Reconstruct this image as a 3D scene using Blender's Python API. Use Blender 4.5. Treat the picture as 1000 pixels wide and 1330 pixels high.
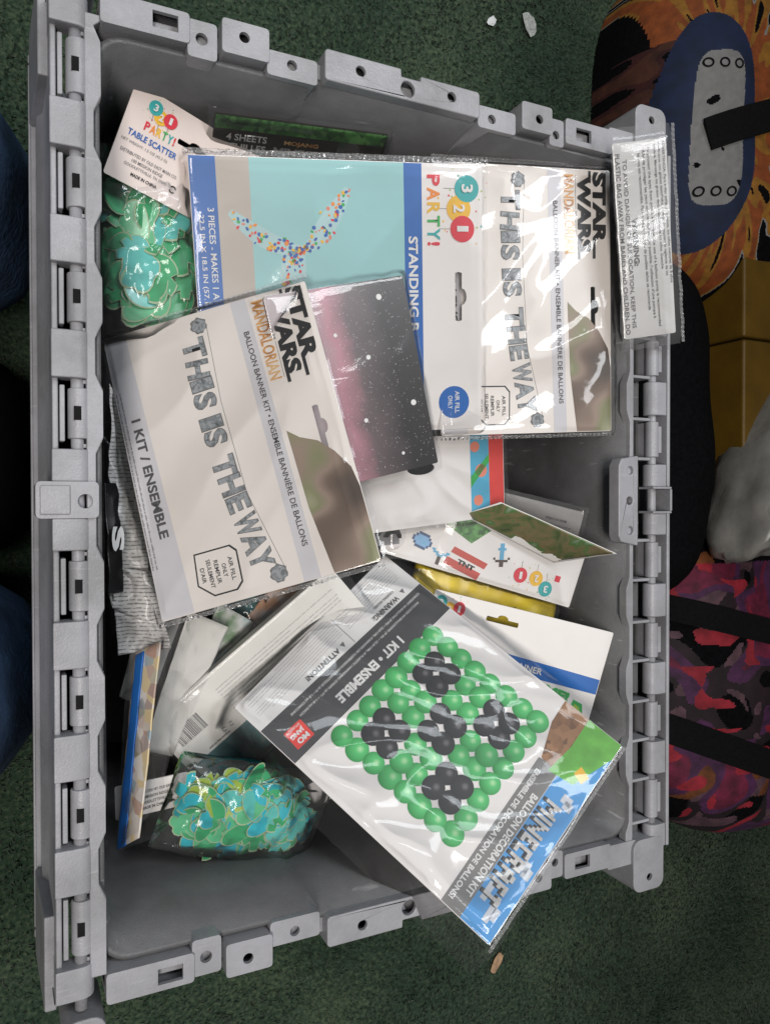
import bpy, bmesh, math, random
from mathutils import Vector, Matrix, noise, Euler

for o in list(bpy.data.objects): bpy.data.objects.remove(o, do_unlink=True)
SC = bpy.context.scene
COL = SC.collection
R = math.radians

# ------------------------------------------------------------------ camera
cd = bpy.data.cameras.new('camera'); cam = bpy.data.objects.new('camera', cd); COL.objects.link(cam)
cd.sensor_fit = 'HORIZONTAL'; cd.sensor_width = 36.0; cd.lens = 36.0
cd.clip_start = .02; cd.clip_end = 60
cam.location = (-.22861, -.0017, .73961); cam.rotation_euler = (-.01249, -.45294, -.00187)
SC.camera = cam
# ------------------------------------------------------------------ room light (ceiling tubes of the shop)
w = bpy.data.worlds.new('World'); SC.world = w; w.use_nodes = True
bg = w.node_tree.nodes['Background']; bg.inputs[0].default_value = (.88, .94, 1, 1); bg.inputs[1].default_value = .07
def lamp(name, loc, sx, sy, power, col, rz=0.):
    d = bpy.data.lights.new(name, 'AREA'); d.shape = 'RECTANGLE'; d.size = sx; d.size_y = sy; d.energy = power; d.color = col
    o = bpy.data.objects.new(name, d); COL.objects.link(o); o.location = loc; o.rotation_euler = (0, 0, rz)
    return o
lamp('ceiling_lamp', (.70, .86, 2.6), 1.2, .42, 22, (.96, .98, 1), R(40))
lamp('ceiling_lamp', (-.15, 1.75, 2.6), 1.2, .4, 13, (.88, .95, 1), R(10))
lamp('ceiling_lamp', (-1.0, -.35, 2.6), 1.2, .5, 36, (1, .94, .88), R(90))
SC.view_settings.view_transform = 'Standard'; SC.view_settings.look = 'None'
SC.view_settings.exposure = .36; SC.view_settings.gamma = 1
SC.render.engine = 'CYCLES'
try:
    SC.cycles.use_denoising = True; SC.cycles.max_bounces = 10; SC.cycles.transparent_max_bounces = 24
    SC.cycles.caustics_reflective = False; SC.cycles.caustics_refractive = False
except Exception: pass

# ------------------------------------------------------------------ materials
MATS = {}
def nodes_of(m):
    m.use_nodes = True; nt = m.node_tree; return nt, nt.nodes, nt.links
def mat(name, col, rough=.5, var=.06, scale=40., bump=0., bscale=400., spec=.5, metal=0., sheen=0.):
    """procedural principled: colour with a soft noise variation and optional fine relief"""
    if name in MATS: return MATS[name]
    m = bpy.data.materials.new(name); nt, N, L = nodes_of(m); p = N['Principled BSDF']
    p.inputs['Roughness'].default_value = rough; p.inputs['Metallic'].default_value = metal
    p.inputs['Specular IOR Level'].default_value = spec
    if sheen: p.inputs['Sheen Weight'].default_value = sheen
    tc = N.new('ShaderNodeTexCoord')
    n = N.new('ShaderNodeTexNoise'); n.inputs['Scale'].default_value = scale; n.inputs['Detail'].default_value = 6
    L.new(tc.outputs['Object'], n.inputs['Vector'])
    r = N.new('ShaderNodeValToRGB')
    r.color_ramp.elements[0].position = .3; r.color_ramp.elements[1].position = .7
    r.color_ramp.elements[0].color = (*[c*(1-var) for c in col], 1)
    r.color_ramp.elements[1].color = (*[min(1, c*(1+var)) for c in col], 1)
    L.new(n.outputs['Fac'], r.inputs[0]); L.new(r.outputs[0], p.inputs['Base Color'])
    if bump:
        b = N.new('ShaderNodeBump'); b.inputs['Strength'].default_value = bump; b.inputs['Distance'].default_value = .001
        n2 = N.new('ShaderNodeTexNoise'); n2.inputs['Scale'].default_value = bscale; n2.inputs['Detail'].default_value = 3
        L.new(tc.outputs['Object'], n2.inputs['Vector']); L.new(n2.outputs['Fac'], b.inputs['Height']); L.new(b.outputs[0], p.inputs['Normal'])
    MATS[name] = m; return m
def ramp_mat(name, stops, scale=20., rough=.5, kind='noise', axis=None, distort=0., detail=4., interp='LINEAR'):
    """colours from a noise / voronoi / straight gradient in object space"""
    if name in MATS: return MATS[name]
    m = bpy.data.materials.new(name); nt, N, L = nodes_of(m); p = N['Principled BSDF']; p.inputs['Roughness'].default_value = rough
    tc = N.new('ShaderNodeTexCoord')
    if kind == 'grad':
        mp = N.new('ShaderNodeMapping'); mp.inputs['Location'].default_value = axis[0]; mp.inputs['Rotation'].default_value = axis[1]; mp.inputs['Scale'].default_value = axis[2]
        L.new(tc.outputs['Object'], mp.inputs[0]); g = N.new('ShaderNodeTexGradient'); L.new(mp.outputs[0], g.inputs[0]); fac = g.outputs['Fac']
        if distort:
            n = N.new('ShaderNodeTexNoise'); n.inputs['Scale'].default_value = scale; n.inputs['Detail'].default_value = detail
            L.new(tc.outputs['Object'], n.inputs[0])
            ma = N.new('ShaderNodeMath'); ma.operation = 'MULTIPLY_ADD'; ma.inputs[1].default_value = distort; L.new(n.outputs['Fac'], ma.inputs[0]); L.new(fac, ma.inputs[2]); fac = ma.outputs[0]
    elif kind == 'voronoi':
        v = N.new('ShaderNodeTexVoronoi'); v.inputs['Scale'].default_value = scale; L.new(tc.outputs['Object'], v.inputs['Vector'])
        s = N.new('ShaderNodeSeparateColor'); L.new(v.outputs['Color'], s.inputs[0]); fac = s.outputs[0]
    else:
        n = N.new('ShaderNodeTexNoise'); n.inputs['Scale'].default_value = scale; n.inputs['Detail'].default_value = detail; n.inputs['Distortion'].default_value = distort
        L.new(tc.outputs['Object'], n.inputs['Vector']); fac = n.outputs['Fac']
    r = N.new('ShaderNodeValToRGB'); r.color_ramp.interpolation = interp; e = r.color_ramp.elements
    while len(e) < len(stops): e.new(.5)
    for k, (pos, c) in enumerate(stops): e[k].position = pos; e[k].color = (*c, 1)
    L.new(fac, r.inputs[0]); L.new(r.outputs[0], p.inputs['Base Color']); MATS[name] = m; return m
def film_mat(name, gloss_rough=.06, ior=1.42, haze=.02, tint=(.985, .985, .99), bump=.12, bscale=45., boost=1.0):
    if name in MATS: return MATS[name]
    m = bpy.data.materials.new(name); nt, N, L = nodes_of(m)
    for n in list(N): N.remove(n)
    out = N.new('ShaderNodeOutputMaterial'); tr = N.new('ShaderNodeBsdfTransparent'); tr.inputs[0].default_value = (*tint, 1)
    gl = N.new('ShaderNodeBsdfGlossy'); gl.inputs['Roughness'].default_value = gloss_rough
    df = N.new('ShaderNodeBsdfDiffuse'); df.inputs[0].default_value = (.8, .8, .8, 1)
    fr = N.new('ShaderNodeFresnel'); fr.inputs[0].default_value = ior
    ma = N.new('ShaderNodeMath'); ma.operation = 'MULTIPLY'; ma.inputs[1].default_value = boost; ma.use_clamp = True; L.new(fr.outputs[0], ma.inputs[0])
    tc = N.new('ShaderNodeTexCoord'); n1 = N.new('ShaderNodeTexNoise'); n1.inputs['Scale'].default_value = bscale; n1.inputs['Detail'].default_value = 3; n1.inputs['Distortion'].default_value = .6
    mp = N.new('ShaderNodeMapping'); mp.inputs['Scale'].default_value = (1, .45, 1); mp.inputs['Rotation'].default_value = (0, 0, .6)
    L.new(tc.outputs['Object'], mp.inputs[0]); L.new(mp.outputs[0], n1.inputs['Vector'])
    b = N.new('ShaderNodeBump'); b.inputs['Strength'].default_value = bump; b.inputs['Distance'].default_value = .002; L.new(n1.outputs['Fac'], b.inputs['Height'])
    L.new(b.outputs[0], gl.inputs['Normal']); L.new(b.outputs[0], fr.inputs['Normal'])
    m1 = N.new('ShaderNodeMixShader'); m1.inputs[0].default_value = haze; L.new(tr.outputs[0], m1.inputs[1]); L.new(df.outputs[0], m1.inputs[2])
    m2 = N.new('ShaderNodeMixShader'); L.new(ma.outputs[0], m2.inputs[0]); L.new(m1.outputs[0], m2.inputs[1]); L.new(gl.outputs[0], m2.inputs[2])
    L.new(m2.outputs[0], out.inputs[0]); MATS[name] = m; return m

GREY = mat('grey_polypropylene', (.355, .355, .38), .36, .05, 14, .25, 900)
GREYD = mat('grey_polypropylene_textured_shaded', (.125, .127, .132), .42, .07, 9, .35, 1500)  # same plastic as the rim, colour darkened for shaded interior and pockets
def wear(m, amt=.35):
    nt, N, L = nodes_of(m); p = N['Principled BSDF']; src = p.inputs['Base Color'].links[0].from_socket; g = N.new('ShaderNodeNewGeometry')
    n1 = N.new('ShaderNodeTexNoise'); n1.inputs['Scale'].default_value = 16; n1.inputs['Detail'].default_value = 9; n1.inputs['Roughness'].default_value = .68; L.new(g.outputs['Position'], n1.inputs[0])
    r1 = N.new('ShaderNodeValToRGB'); r1.color_ramp.elements[0].position = .35; r1.color_ramp.elements[0].color = (1-amt, 1-amt, 1-amt*1.05, 1); r1.color_ramp.elements[1].position = .6; r1.color_ramp.elements[1].color = (1, 1, 1, 1); L.new(n1.outputs['Fac'], r1.inputs[0])
    mx = N.new('ShaderNodeMix'); mx.data_type = 'RGBA'; mx.blend_type = 'MULTIPLY'; mx.inputs[0].default_value = 1; L.new(src, mx.inputs[6]); L.new(r1.outputs[0], mx.inputs[7])
    mp = N.new('ShaderNodeMapping'); mp.inputs['Scale'].default_value = (14, 190, 30); mp.inputs['Rotation'].default_value = (.3, .2, .9); L.new(g.outputs['Position'], mp.inputs[0])
    n2 = N.new('ShaderNodeTexNoise'); n2.inputs['Scale'].default_value = 1.6; n2.inputs['Detail'].default_value = 3; L.new(mp.outputs[0], n2.inputs[0])
    r2 = N.new('ShaderNodeValToRGB'); r2.color_ramp.elements[0].position = .66; r2.color_ramp.elements[0].color = (0, 0, 0, 1); r2.color_ramp.elements[1].position = .72; r2.color_ramp.elements[1].color = (.35, .35, .35, 1); L.new(n2.outputs['Fac'], r2.inputs[0])
    m2 = N.new('ShaderNodeMix'); m2.data_type = 'RGBA'; L.new(r2.outputs[0], m2.inputs[0]); L.new(mx.outputs[2], m2.inputs[6]); m2.inputs[7].default_value = (.42, .42, .43, 1); L.new(m2.outputs[2], p.inputs['Base Color'])
    rr = N.new('ShaderNodeMapRange'); rr.inputs[1].default_value = .3; rr.inputs[2].default_value = .7; rr.inputs[3].default_value = .5; rr.inputs[4].default_value = .3; L.new(n1.outputs['Fac'], rr.inputs[0]); L.new(rr.outputs[0], p.inputs['Roughness'])
wear(GREY, .34); wear(GREYD, .34)
WHITE = mat('coated_card_white', (.84, .81, .79), .4, .015, 60)
CREAM = mat('coated_card_cream', (.84, .785, .735), .42, .02, 40)
LGREY = mat('print_light_grey', (.66, .65, .68), .42, .03, 60)
INK = mat('print_black', (.018, .018, .02), .4, .2, 300)
INK2 = mat('print_dark_grey', (.075, .075, .08), .4, .15, 200)
INKG = mat('print_text_grey', (.17, .17, .175), .45, .1, 300)
LINK = mat('print_faint_text', (.42, .42, .42), .45)
BLUE = mat('print_blue', (.018, .135, .46), .38, .05, 60)
SKY = mat('print_sky_blue', (.07, .33, .72), .38, .04, 50)
TEAL = mat('print_pale_teal', (.33, .62, .63), .4, .02, 30)
PTEAL = mat('print_teal', (.03, .40, .40), .4, .05, 60)
YEL = mat('print_yellow', (.85, .50, .04), .4, .05, 60)
RED = mat('print_red', (.70, .03, .055), .4, .05, 60)
ORG = mat('print_orange', (.85, .27, .04), .4, .05, 60)
GRN = mat('print_green', (.05, .42, .10), .4, .05, 60)
LIME = mat('print_lime', (.36, .52, .06), .4, .05, 60)
WPRINT = mat('print_white', (.78, .78, .77), .4, .02, 60)
BEIGE = mat('print_warm_grey', (.52, .47, .42), .4, .05, 25)
GOLD = ramp_mat('print_gold', [(.3, (.35, .13, .04)), (.5, (.72, .36, .11)), (.7, (.80, .55, .28))], 110, .4)
FOIL = ramp_mat('print_silver_foil', [(.25, (.05, .055, .06)), (.45, (.22, .24, .25)), (.6, (.38, .40, .42)), (.8, (.13, .14, .15))], 260, .4, distort=1.5)
OLIVE = ramp_mat('print_blurred_brown', [(.30, (.07, .05, .04)), (.42, (.17, .12, .09)), (.5, (.32, .24, .19)), (.58, (.24, .25, .13)), (.70, (.40, .40, .27))], 24, .4, detail=1.2, distort=.2)
CRYS = ramp_mat('print_brown_blocks', [(0, (.16, .07, .03)), (.4, (.26, .12, .05)), (.7, (.36, .18, .08))], 240, .4, 'voronoi')
FILM = film_mat('clear_film')
FILM2 = film_mat('clear_film_crinkled', .11, 1.42, .03, bump=.2, bscale=60)
HAZY = film_mat('clear_film_hazy', .12, 1.42, .07, bump=.35, bscale=60)

# ------------------------------------------------------------------ helpers
def tag(o, label=None, cat=None, group=None, kind=None):
    if label: o['label'] = label
    if cat: o['category'] = cat
    if group: o['group'] = group
    if kind: o['kind'] = kind
    return o
def link(name, me, parent=None, m=None):
    o = bpy.data.objects.new(name, me); COL.objects.link(o)
    if m is not None and me is not None and not me.materials: me.materials.append(m)
    if parent is not None: o.parent = parent
    return o
def empty(name, loc=(0, 0, 0), rot=(0, 0, 0)):
    o = bpy.data.objects.new(name, None); COL.objects.link(o); o.location = loc; o.rotation_euler = rot; o.empty_display_size = .01; return o
def pydata(name, v, f, m, parent=None, smooth=False):
    me = bpy.data.meshes.new(name); me.from_pydata([tuple(x) for x in v], [], f); me.update()
    bm = bmesh.new(); bm.from_mesh(me); bmesh.ops.recalc_face_normals(bm, faces=bm.faces); bm.to_mesh(me); bm.free()
    if smooth: me.polygons.foreach_set('use_smooth', [True]*len(me.polygons))
    return link(name, me, parent, m)
def bevel(o, wd=.0008, seg=2):
    b = o.modifiers.new('bevel', 'BEVEL'); b.width = wd; b.segments = seg; b.limit_method = 'ANGLE'; b.angle_limit = R(35); b.harden_normals = True
    for p in o.data.polygons: p.use_smooth = True
    try: o.data.set_sharp_from_angle(angle=R(35))
    except Exception: pass
    return o
def join_data(parts):
    V, Fc = [], []
    for v, f in parts:
        k = len(V); V += list(v); Fc += [tuple(i+k for i in q) for q in f]
    return V, Fc
def box(x0, x1, y0, y1, z0, z1):
    v = [(x, y, z) for z in (z0, z1) for y in (y0, y1) for x in (x0, x1)]
    return v, [(0, 2, 3, 1), (4, 5, 7, 6), (0, 1, 5, 4), (2, 6, 7, 3), (0, 4, 6, 2), (1, 3, 7, 5)]
def cyl_y(x, z, r, y0, y1, n=16):
    v = []; f = []
    for y in (y0, y1):
        for k in range(n):
            a = 2*math.pi*k/n; v.append((x+r*math.cos(a), y, z+r*math.sin(a)))
    for k in range(n): f.append((k, (k+1) % n, n+(k+1) % n, n+k))
    f += [tuple(range(n)), tuple(range(n, 2*n))]
    return v, f
def circle(x, y, r, n=24): return [(x+r*math.cos(2*math.pi*k/n), y+r*math.sin(2*math.pi*k/n)) for k in range(n)]
def rect(x0, x1, y0, y1): return [(x0, y0), (x1, y0), (x1, y1), (x0, y1)]
def rrect(x0, x1, y0, y1, r, n=4):
    out = []
    for cx, cy, a0 in ((x1-r, y1-r, 0), (x0+r, y1-r, 90), (x0+r, y0+r, 180), (x1-r, y0+r, 270)):
        for k in range(n+1):
            a = R(a0+90*k/n); out.append((cx+r*math.cos(a), cy+r*math.sin(a)))
    return out
def euro(u, v, ln, ht=3.2):
    """outline of a hanger slot in mm, long along u"""
    h = ht/2; q = ln*.17
    top = [(ln/2-h*.3, h), (q, h)] + [(q*math.cos(a), h+ht*.75*math.sin(a)) for a in (R(30), R(60), R(90), R(120), R(150))] + [(-q, h), (-ln/2+h*.3, h)]
    pts = [(ln/2, 0)] + top + [(-ln/2, 0), (-ln/2+h*.3, -h), (ln/2-h*.3, -h)]
    return [(u+a, v+b) for a, b in pts]
def sheet_holes(outer, holes, z0, z1, hollow=False, tk=.0025):
    """plate (or hollow box) with an arbitrary outline and real holes through its top"""
    bm = bmesh.new()
    def ring(pts, z): 
        vs = [bm.verts.new((p[0], p[1], z)) for p in pts]
        return vs, [bm.edges.new((vs[i], vs[(i+1) % len(vs)])) for i in range(len(vs))]
    ot, oe = ring(outer, z1); es = list(oe); hr = []
    for h in holes:
        hv, he = ring(h, z1); es += he; hr.append((h, hv))
    bmesh.ops.triangle_fill(bm, use_beauty=True, use_dissolve=False, edges=es)
    ob, oe2 = ring(outer, z0)
    for i in range(len(ot)): bm.faces.new((ot[i], ot[(i+1) % len(ot)], ob[(i+1) % len(ot)], ob[i]))
    zb = z1-tk if hollow else z0; es2 = list(oe2)
    for h, hv in hr:
        lv, le = ring(h, zb)
        for i in range(len(hv)): bm.faces.new((hv[i], hv[(i+1) % len(hv)], lv[(i+1) % len(hv)], lv[i]))
        if not hollow: es2 += le
    if hollow: bm.faces.new(ob)
    else: bmesh.ops.triangle_fill(bm, use_beauty=True, use_dissolve=False, edges=es2)
    bmesh.ops.recalc_face_normals(bm, faces=bm.faces)
    bm.verts.index_update(); V = [tuple(v.co) for v in bm.verts]; Fc = [tuple(v.index for v in f.verts) for f in bm.faces]; bm.free()
    return V, Fc
def extrude_xz(prof, y0, y1):
    n = len(prof); v = [(x, y0, z) for x, z in prof]+[(x, y1, z) for x, z in prof]
    f = [(k, (k+1) % n, n+(k+1) % n, n+k) for k in range(n)]+[tuple(range(n)), tuple(range(n, 2*n))]
    return v, f

# ---- lettering: font curves are collected and turned into meshes in one pass at the end
TEXTS = []
def T(parent, body, u, v, wd, ht, m, bold=.0, z=.0006, rot=0., name='lettering', shear=0., flip=False):
    """text in mm inside its parent's plane: lower-left (u, v), size (wd, ht)"""
    cu = bpy.data.curves.new('lettering', 'FONT'); cu.body = body; cu.size = 1; cu.offset = bold; cu.shear = shear; cu.resolution_u = 3
    o = bpy.data.objects.new('lettering_source', cu); COL.objects.link(o)
    TEXTS.append((o, parent, u, v, wd, ht, m, z, rot, name))
def finish_text():
    dg = bpy.context.evaluated_depsgraph_get(); dg.update()
    for o, parent, u, v, wd, ht, m, z, rot, name in TEXTS:
        me = bpy.data.meshes.new_from_object(o.evaluated_get(dg), depsgraph=dg)
        bpy.data.objects.remove(o, do_unlink=True)
        xs = [q.co.x for q in me.vertices]; ys = [q.co.y for q in me.vertices]
        if not xs: continue
        x0, x1, y0, y1 = min(xs), max(xs), min(ys), max(ys)
        sx = wd/(x1-x0); sy = (ht/(y1-y0)) if ht else sx
        c, s = math.cos(R(rot)), math.sin(R(rot)); pw, ph = parent.get('_w', 0), parent.get('_h', 0)
        for q in me.vertices:
            a, b = (q.co.x-x0)*sx, (q.co.y-y0)*sy
            q.co = ((u+a*c-b*s)*.001-pw/2, (v+a*s+b*c)*.001-ph/2, z)
        me.materials.clear(); me.materials.append(m); me.name = name
        link(name, me, parent)
def P(card, pts, m, lay=1, name='print_patch'):
    pw, ph = card.get('_w', 0), card.get('_h', 0)
    v = [(a*.001-pw/2, b*.001-ph/2, card['_t']+lay*.00014) for a, b in pts]
    me = bpy.data.meshes.new(name); me.from_pydata(v, [], [tuple(range(len(v)))]); me.update()
    return link(name, me, card, m)
def Pm(card, polys, m, lay=1, name='print_patch'):
    pw, ph = card.get('_w', 0), card.get('_h', 0); V = []; Fc = []
    for pts in polys:
        k = len(V); V += [(a*.001-pw/2, b*.001-ph/2, card['_t']+lay*.00014) for a, b in pts]; Fc.append(tuple(range(k, k+len(pts))))
    me = bpy.data.meshes.new(name); me.from_pydata(V, [], Fc); me.update()
    return link(name, me, card, m)
def fine(card, u0, v0, wd, ht, lines, m, seed=1, lay=3, name='fine_print', fill=.42):
    """print too small to read: rows of tiny word-long marks"""
    rg = random.Random(seed); polys = []; pitch = ht/lines
    for k in range(lines):
        y = v0+ht-(k+1)*pitch; x = u0; end = u0+wd*(1 if rg.random() < .75 else rg.uniform(.5, .95))
        while x < end:
            l = min(rg.uniform(.8, 4.2)*pitch*.55, end-x); xx = x
            while xx < x+l-.05:
                lw = rg.uniform(.22, .34)*pitch; h = pitch*fill*rg.choice((.72, .72, .8, 1.05))
                polys.append(rect(xx, min(xx+lw, x+l), y, y+h)); xx += lw+pitch*.13
            x += l+pitch*.3
    return Pm(card, polys, m, lay, name)
def pixels(card, u, v, px, rows, pal, lay=3, rot=0., name='print_patch'):
    c, s = math.cos(R(rot)), math.sin(R(rot)); by = {}
    nh = len(rows); nw = max(len(r) for r in rows)
    for j, row in enumerate(rows):
        for i, ch in enumerate(row):
            if ch == '.': continue
            x, y = (i-nw/2)*px, (nh/2-j-1)*px
            by.setdefault(ch, []).append([(u+a*c-b*s, v+a*s+b*c) for a, b in ((x, y), (x+px, y), (x+px, y+px), (x, y+px))])
    for ch, pl in by.items(): Pm(card, pl, pal[ch], lay, name)

def make_card(root, u0, u1, v0, v1, m, holes=(), thick=.0009, name='card', cx=None, cy=None, W=None, H=None):
    """card in the root's plane; (u, v) in mm, root origin = centre of W x H"""
    W = W if W else (u1-u0)*.001; H = H if H else (v1-v0)*.001
    def q(pts): return [(a*.001-W/2, b*.001-H/2) for a, b in pts]
    V, Fc = sheet_holes(q(rrect(u0, u1, v0, v1, 1.2, 2)), [q(h) for h in holes], 0, thick)
    c = pydata(name, V, Fc, m, root); c['_w'] = W; c['_h'] = H; c['_t'] = thick
    return c
def make_film(root, u0, u1, v0, v1, W, H, m=None, lift=.0022, amp=.0022, margin=(6, 6, 6, 6), droop=(2, 2, 2, 2), seed=0., nx=70, ny=70, name='clear_film', freq=13., fold=.0):
    """loose transparent sheet over a card: wavy, creased, drooping past the card's edges (margins: u-,u+,v-,v+ in mm)"""
    m = m or FILM; V = []; Fc = []
    a0, a1, b0, b1 = u0-margin[0], u1+margin[1], v0-margin[2], v1+margin[3]
    for j in range(ny+1):
        for i in range(nx+1):
            a = a0+(a1-a0)*i/nx; b = b0+(b1-b0)*j/ny
            x, y = a*.001-W/2, b*.001-H/2; p = Vector((x, y, seed))
            pr = Vector((x*.8+y*.6, (y*.8-x*.6)*.42, seed)); n = noise.noise(p*freq)+.8*(1-2.6*abs(noise.noise(pr*freq*1.7+Vector((3, 1, 7)))))+.10*noise.noise(pr*freq*6)
            inn = min(a-u0, u1-a, b-v0, v1-b)
            z = lift+amp*n*(1 if inn > 4 else .55)
            z = max(z, .0014) if inn > -1 else z
            for d, mg, dr in ((u0-a, margin[0], droop[0]), (a-u1, margin[1], droop[1]), (v0-b, margin[2], droop[2]), (b-v1, margin[3], droop[3])):
                if d > 0: z -= dr*.001*(d/max(mg, .1))**1.3
            e = min(i, nx-i, j, ny-j)
            if e == 0: x += .0008*noise.noise(p*160); y += .0008*noise.noise(p*150+Vector((5, 5, 5)))
            V.append((x, y, z))
    for j in range(ny):
        for i in range(nx):
            k = j*(nx+1)+i; Fc.append((k, k+1, k+nx+2, k+nx+1))
    return pydata(name, V, Fc, m, root, True)
def seal(root, pts, W, H, m, wd=2.2, seed=0., name='seal_edge', zoff=.0005):
    """crimped strip along a film edge, pts in mm"""
    V = []; Fc = []; k = 0
    for (a, b), (c, d) in zip(pts, pts[1:]):
        L_ = math.hypot(c-a, d-b); n = max(6, int(L_/1.6)); nx_, ny_ = -(d-b)/L_, (c-a)/L_
        for i in range(n+1):
            t = i/n; x, y = a+(c-a)*t, b+(d-b)*t; z = zoff+.0007*(i % 2)+.0012*noise.noise(Vector((x*.1, y*.1, seed)))
            V += [(x*.001-W/2, y*.001-H/2, z), ((x+nx_*wd)*.001-W/2, (y+ny_*wd)*.001-H/2, z-.0004)]
            if i: Fc.append((k-2, k, k+1, k-1))
            k += 2
    return pydata(name, V, Fc, m, root)
def sheet3(name, corners, m, parent=None, nx=24, ny=24, amp=.004, freq=30., seed=0., thick=.0006, crease=.6, uvbend=0.):
    """loose sheet between four 3-D corners (c00, c10, c11, c01)"""
    c = [Vector(p) for p in corners]; nrm = (c[1]-c[0]).cross(c[3]-c[0]).normalized(); V = []; Fc = []
    for j in range(ny+1):
        for i in range(nx+1):
            s, t = i/nx, j/ny; p = (c[0]*(1-s)+c[1]*s)*(1-t)+(c[3]*(1-s)+c[2]*s)*t
            q = p+Vector((0, 0, seed)); n = noise.noise(q*freq)+crease*(1-2*abs(noise.noise(q*freq*2.1)))
            V.append(p+nrm*(amp*n+uvbend*math.sin(math.pi*s)))
    for j in range(ny):
        for i in range(nx):
            k = j*(nx+1)+i; Fc.append((k, k+1, k+nx+2, k+nx+1))
    o = pydata(name, V, Fc, m, parent, True)
    if thick: sd = o.modifiers.new('s', 'SOLIDIFY'); sd.thickness = thick; sd.offset = 0
    return o

# ================================================================== SETTING: carpet
import numpy as np
def carpet_mat():
    m = bpy.data.materials.new('green_carpet'); nt, N, L = nodes_of(m); p = N['Principled BSDF']; p.inputs['Roughness'].default_value = .95; p.inputs['Specular IOR Level'].default_value = .1
    p.inputs['Sheen Weight'].default_value = .15
    g = N.new('ShaderNodeNewGeometry')
    n = N.new('ShaderNodeTexNoise'); n.inputs['Scale'].default_value = 260; n.inputs['Detail'].default_value = 5; L.new(g.outputs['Position'], n.inputs[0])
    n2 = N.new('ShaderNodeTexNoise'); n2.inputs['Scale'].default_value = 7; n2.inputs['Detail'].default_value = 5; L.new(g.outputs['Position'], n2.inputs[0])
    a = N.new('ShaderNodeMath'); a.operation = 'MULTIPLY_ADD'; a.inputs[1].default_value = .45; L.new(n2.outputs['Fac'], a.inputs[0])
    b = N.new('ShaderNodeMath'); b.operation = 'MULTIPLY'; b.inputs[1].default_value = .65; L.new(n.outputs['Fac'], b.inputs[0]); L.new(b.outputs[0], a.inputs[2])
    r = N.new('ShaderNodeValToRGB'); e = r.color_ramp.elements; e[0].position = .38; e[0].color = (.011, .027, .016, 1); e[1].position = .70; e[1].color = (.078, .108, .064, 1)
    e.new(.55).color = (.032, .056, .034, 1)
    L.new(a.outputs[0], r.inputs[0]); L.new(r.outputs[0], p.inputs['Base Color'])
    bu = N.new('ShaderNodeBump'); bu.inputs['Strength'].default_value = .8; bu.inputs['Distance'].default_value = .003; L.new(n.outputs['Fac'], bu.inputs['Height']); L.new(bu.outputs[0], p.inputs['Normal'])
    return m
CARPET = carpet_mat()
tag(pydata('carpet', [(-6, -6, 0), (6, -6, 0), (6, 6, 0), (-6, 6, 0)], [(0, 1, 2, 3)], CARPET), 'dark green short pile carpet under the tote', kind='structure')
def pile():
    rs = np.random.RandomState(4); n = 150000
    x = rs.uniform(-.36, .95, n); y = rs.uniform(-.92, .80, n)
    keep = ~((x > -.14) & (x < .13) & (abs(y) < .19)); x, y = x[keep], y[keep]; n = len(x)
    a = rs.uniform(0, 2*math.pi, n); h = rs.uniform(.0025, .006, n); wd = rs.uniform(.0009, .0018, n); lx = rs.normal(0, .0022, n)+.0022*np.sin(7*x+5*np.sin(4*y)); ly = rs.normal(0, .0022, n)+.0022*np.cos(9*y+4*np.sin(6*x)); h *= 1+.25*np.sin(23*x+11*np.sin(8*y))
    V = np.zeros((n, 3, 3)); V[:, 0, 0] = x-wd*np.cos(a); V[:, 0, 1] = y-wd*np.sin(a); V[:, 1, 0] = x+wd*np.cos(a); V[:, 1, 1] = y+wd*np.sin(a); V[:, 2, 0] = x+lx; V[:, 2, 1] = y+ly; V[:, 2, 2] = h
    V[:, :2, 2] = .0005
    me = bpy.data.meshes.new('carpet_pile'); me.vertices.add(3*n); me.vertices.foreach_set('co', V.ravel()); me.loops.add(3*n); me.loops.foreach_set('vertex_index', np.arange(3*n, dtype=np.int32))
    me.polygons.add(n); me.polygons.foreach_set('loop_start', np.arange(0, 3*n, 3, dtype=np.int32)); me.polygons.foreach_set('loop_total', np.full(n, 3, dtype=np.int32)); me.update(); me.validate()
    tag(link('carpet_pile', me, None, CARPET), 'short green tufts of the carpet all round the tote', 'carpet pile', kind='stuff')
pile()

# ================================================================== STORAGE TOTE
RZ = .322
tote = empty('storage_tote', (0, 0, 0))
tag(tote, 'grey plastic storage tote with hinge knuckles along both long sides', 'storage tote')
# --- shell: walls taper to the floor, end walls carry a shallow step
XL, XR, YT = -.186, .169, .2405
def ring_pts(ins, stp):
    """rounded rectangle; end walls stepped between x=-.066 and .043 by stp"""
    x0, x1, y1 = XL+ins*.75, XR-ins*.75, YT-ins; r = .014+ins*.25; out = []
    ys = y1-stp
    top = [(x1-r, ys), (.052, ys), (.045, y1), (-.066, y1), (-.073, ys), (x0+r, ys)]
    for k in range(6):
        a = R(90*k/6); out.append((x1-r+r*math.cos(a), ys-r+r*math.sin(a)))
    out += top
    for k in range(1, 7):
        a = R(90+90*k/6); out.append((x0+r+r*math.cos(a), ys-r+r*math.sin(a)))
    for k in range(7):
        a = R(180+90*k/6); out.append((x0+r+r*math.cos(a), -ys+r+r*math.sin(a)-.003))
    out += [(a, -b-.003) for a, b in reversed(top[1:-1])]
    for k in range(7):
        a = R(270+90*k/6); out.append((x1-r+r*math.cos(a), -ys+r+r*math.sin(a)-.003))
    return out
V = []; Fc = []
lv = [(.0, .318, .0035), (.006, .24, .0035), (.017, .12, .003), (.024, .04, .002), (.028, .026, .001), (.04, .02, .0)]
n = len(ring_pts(0, .003))
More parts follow.
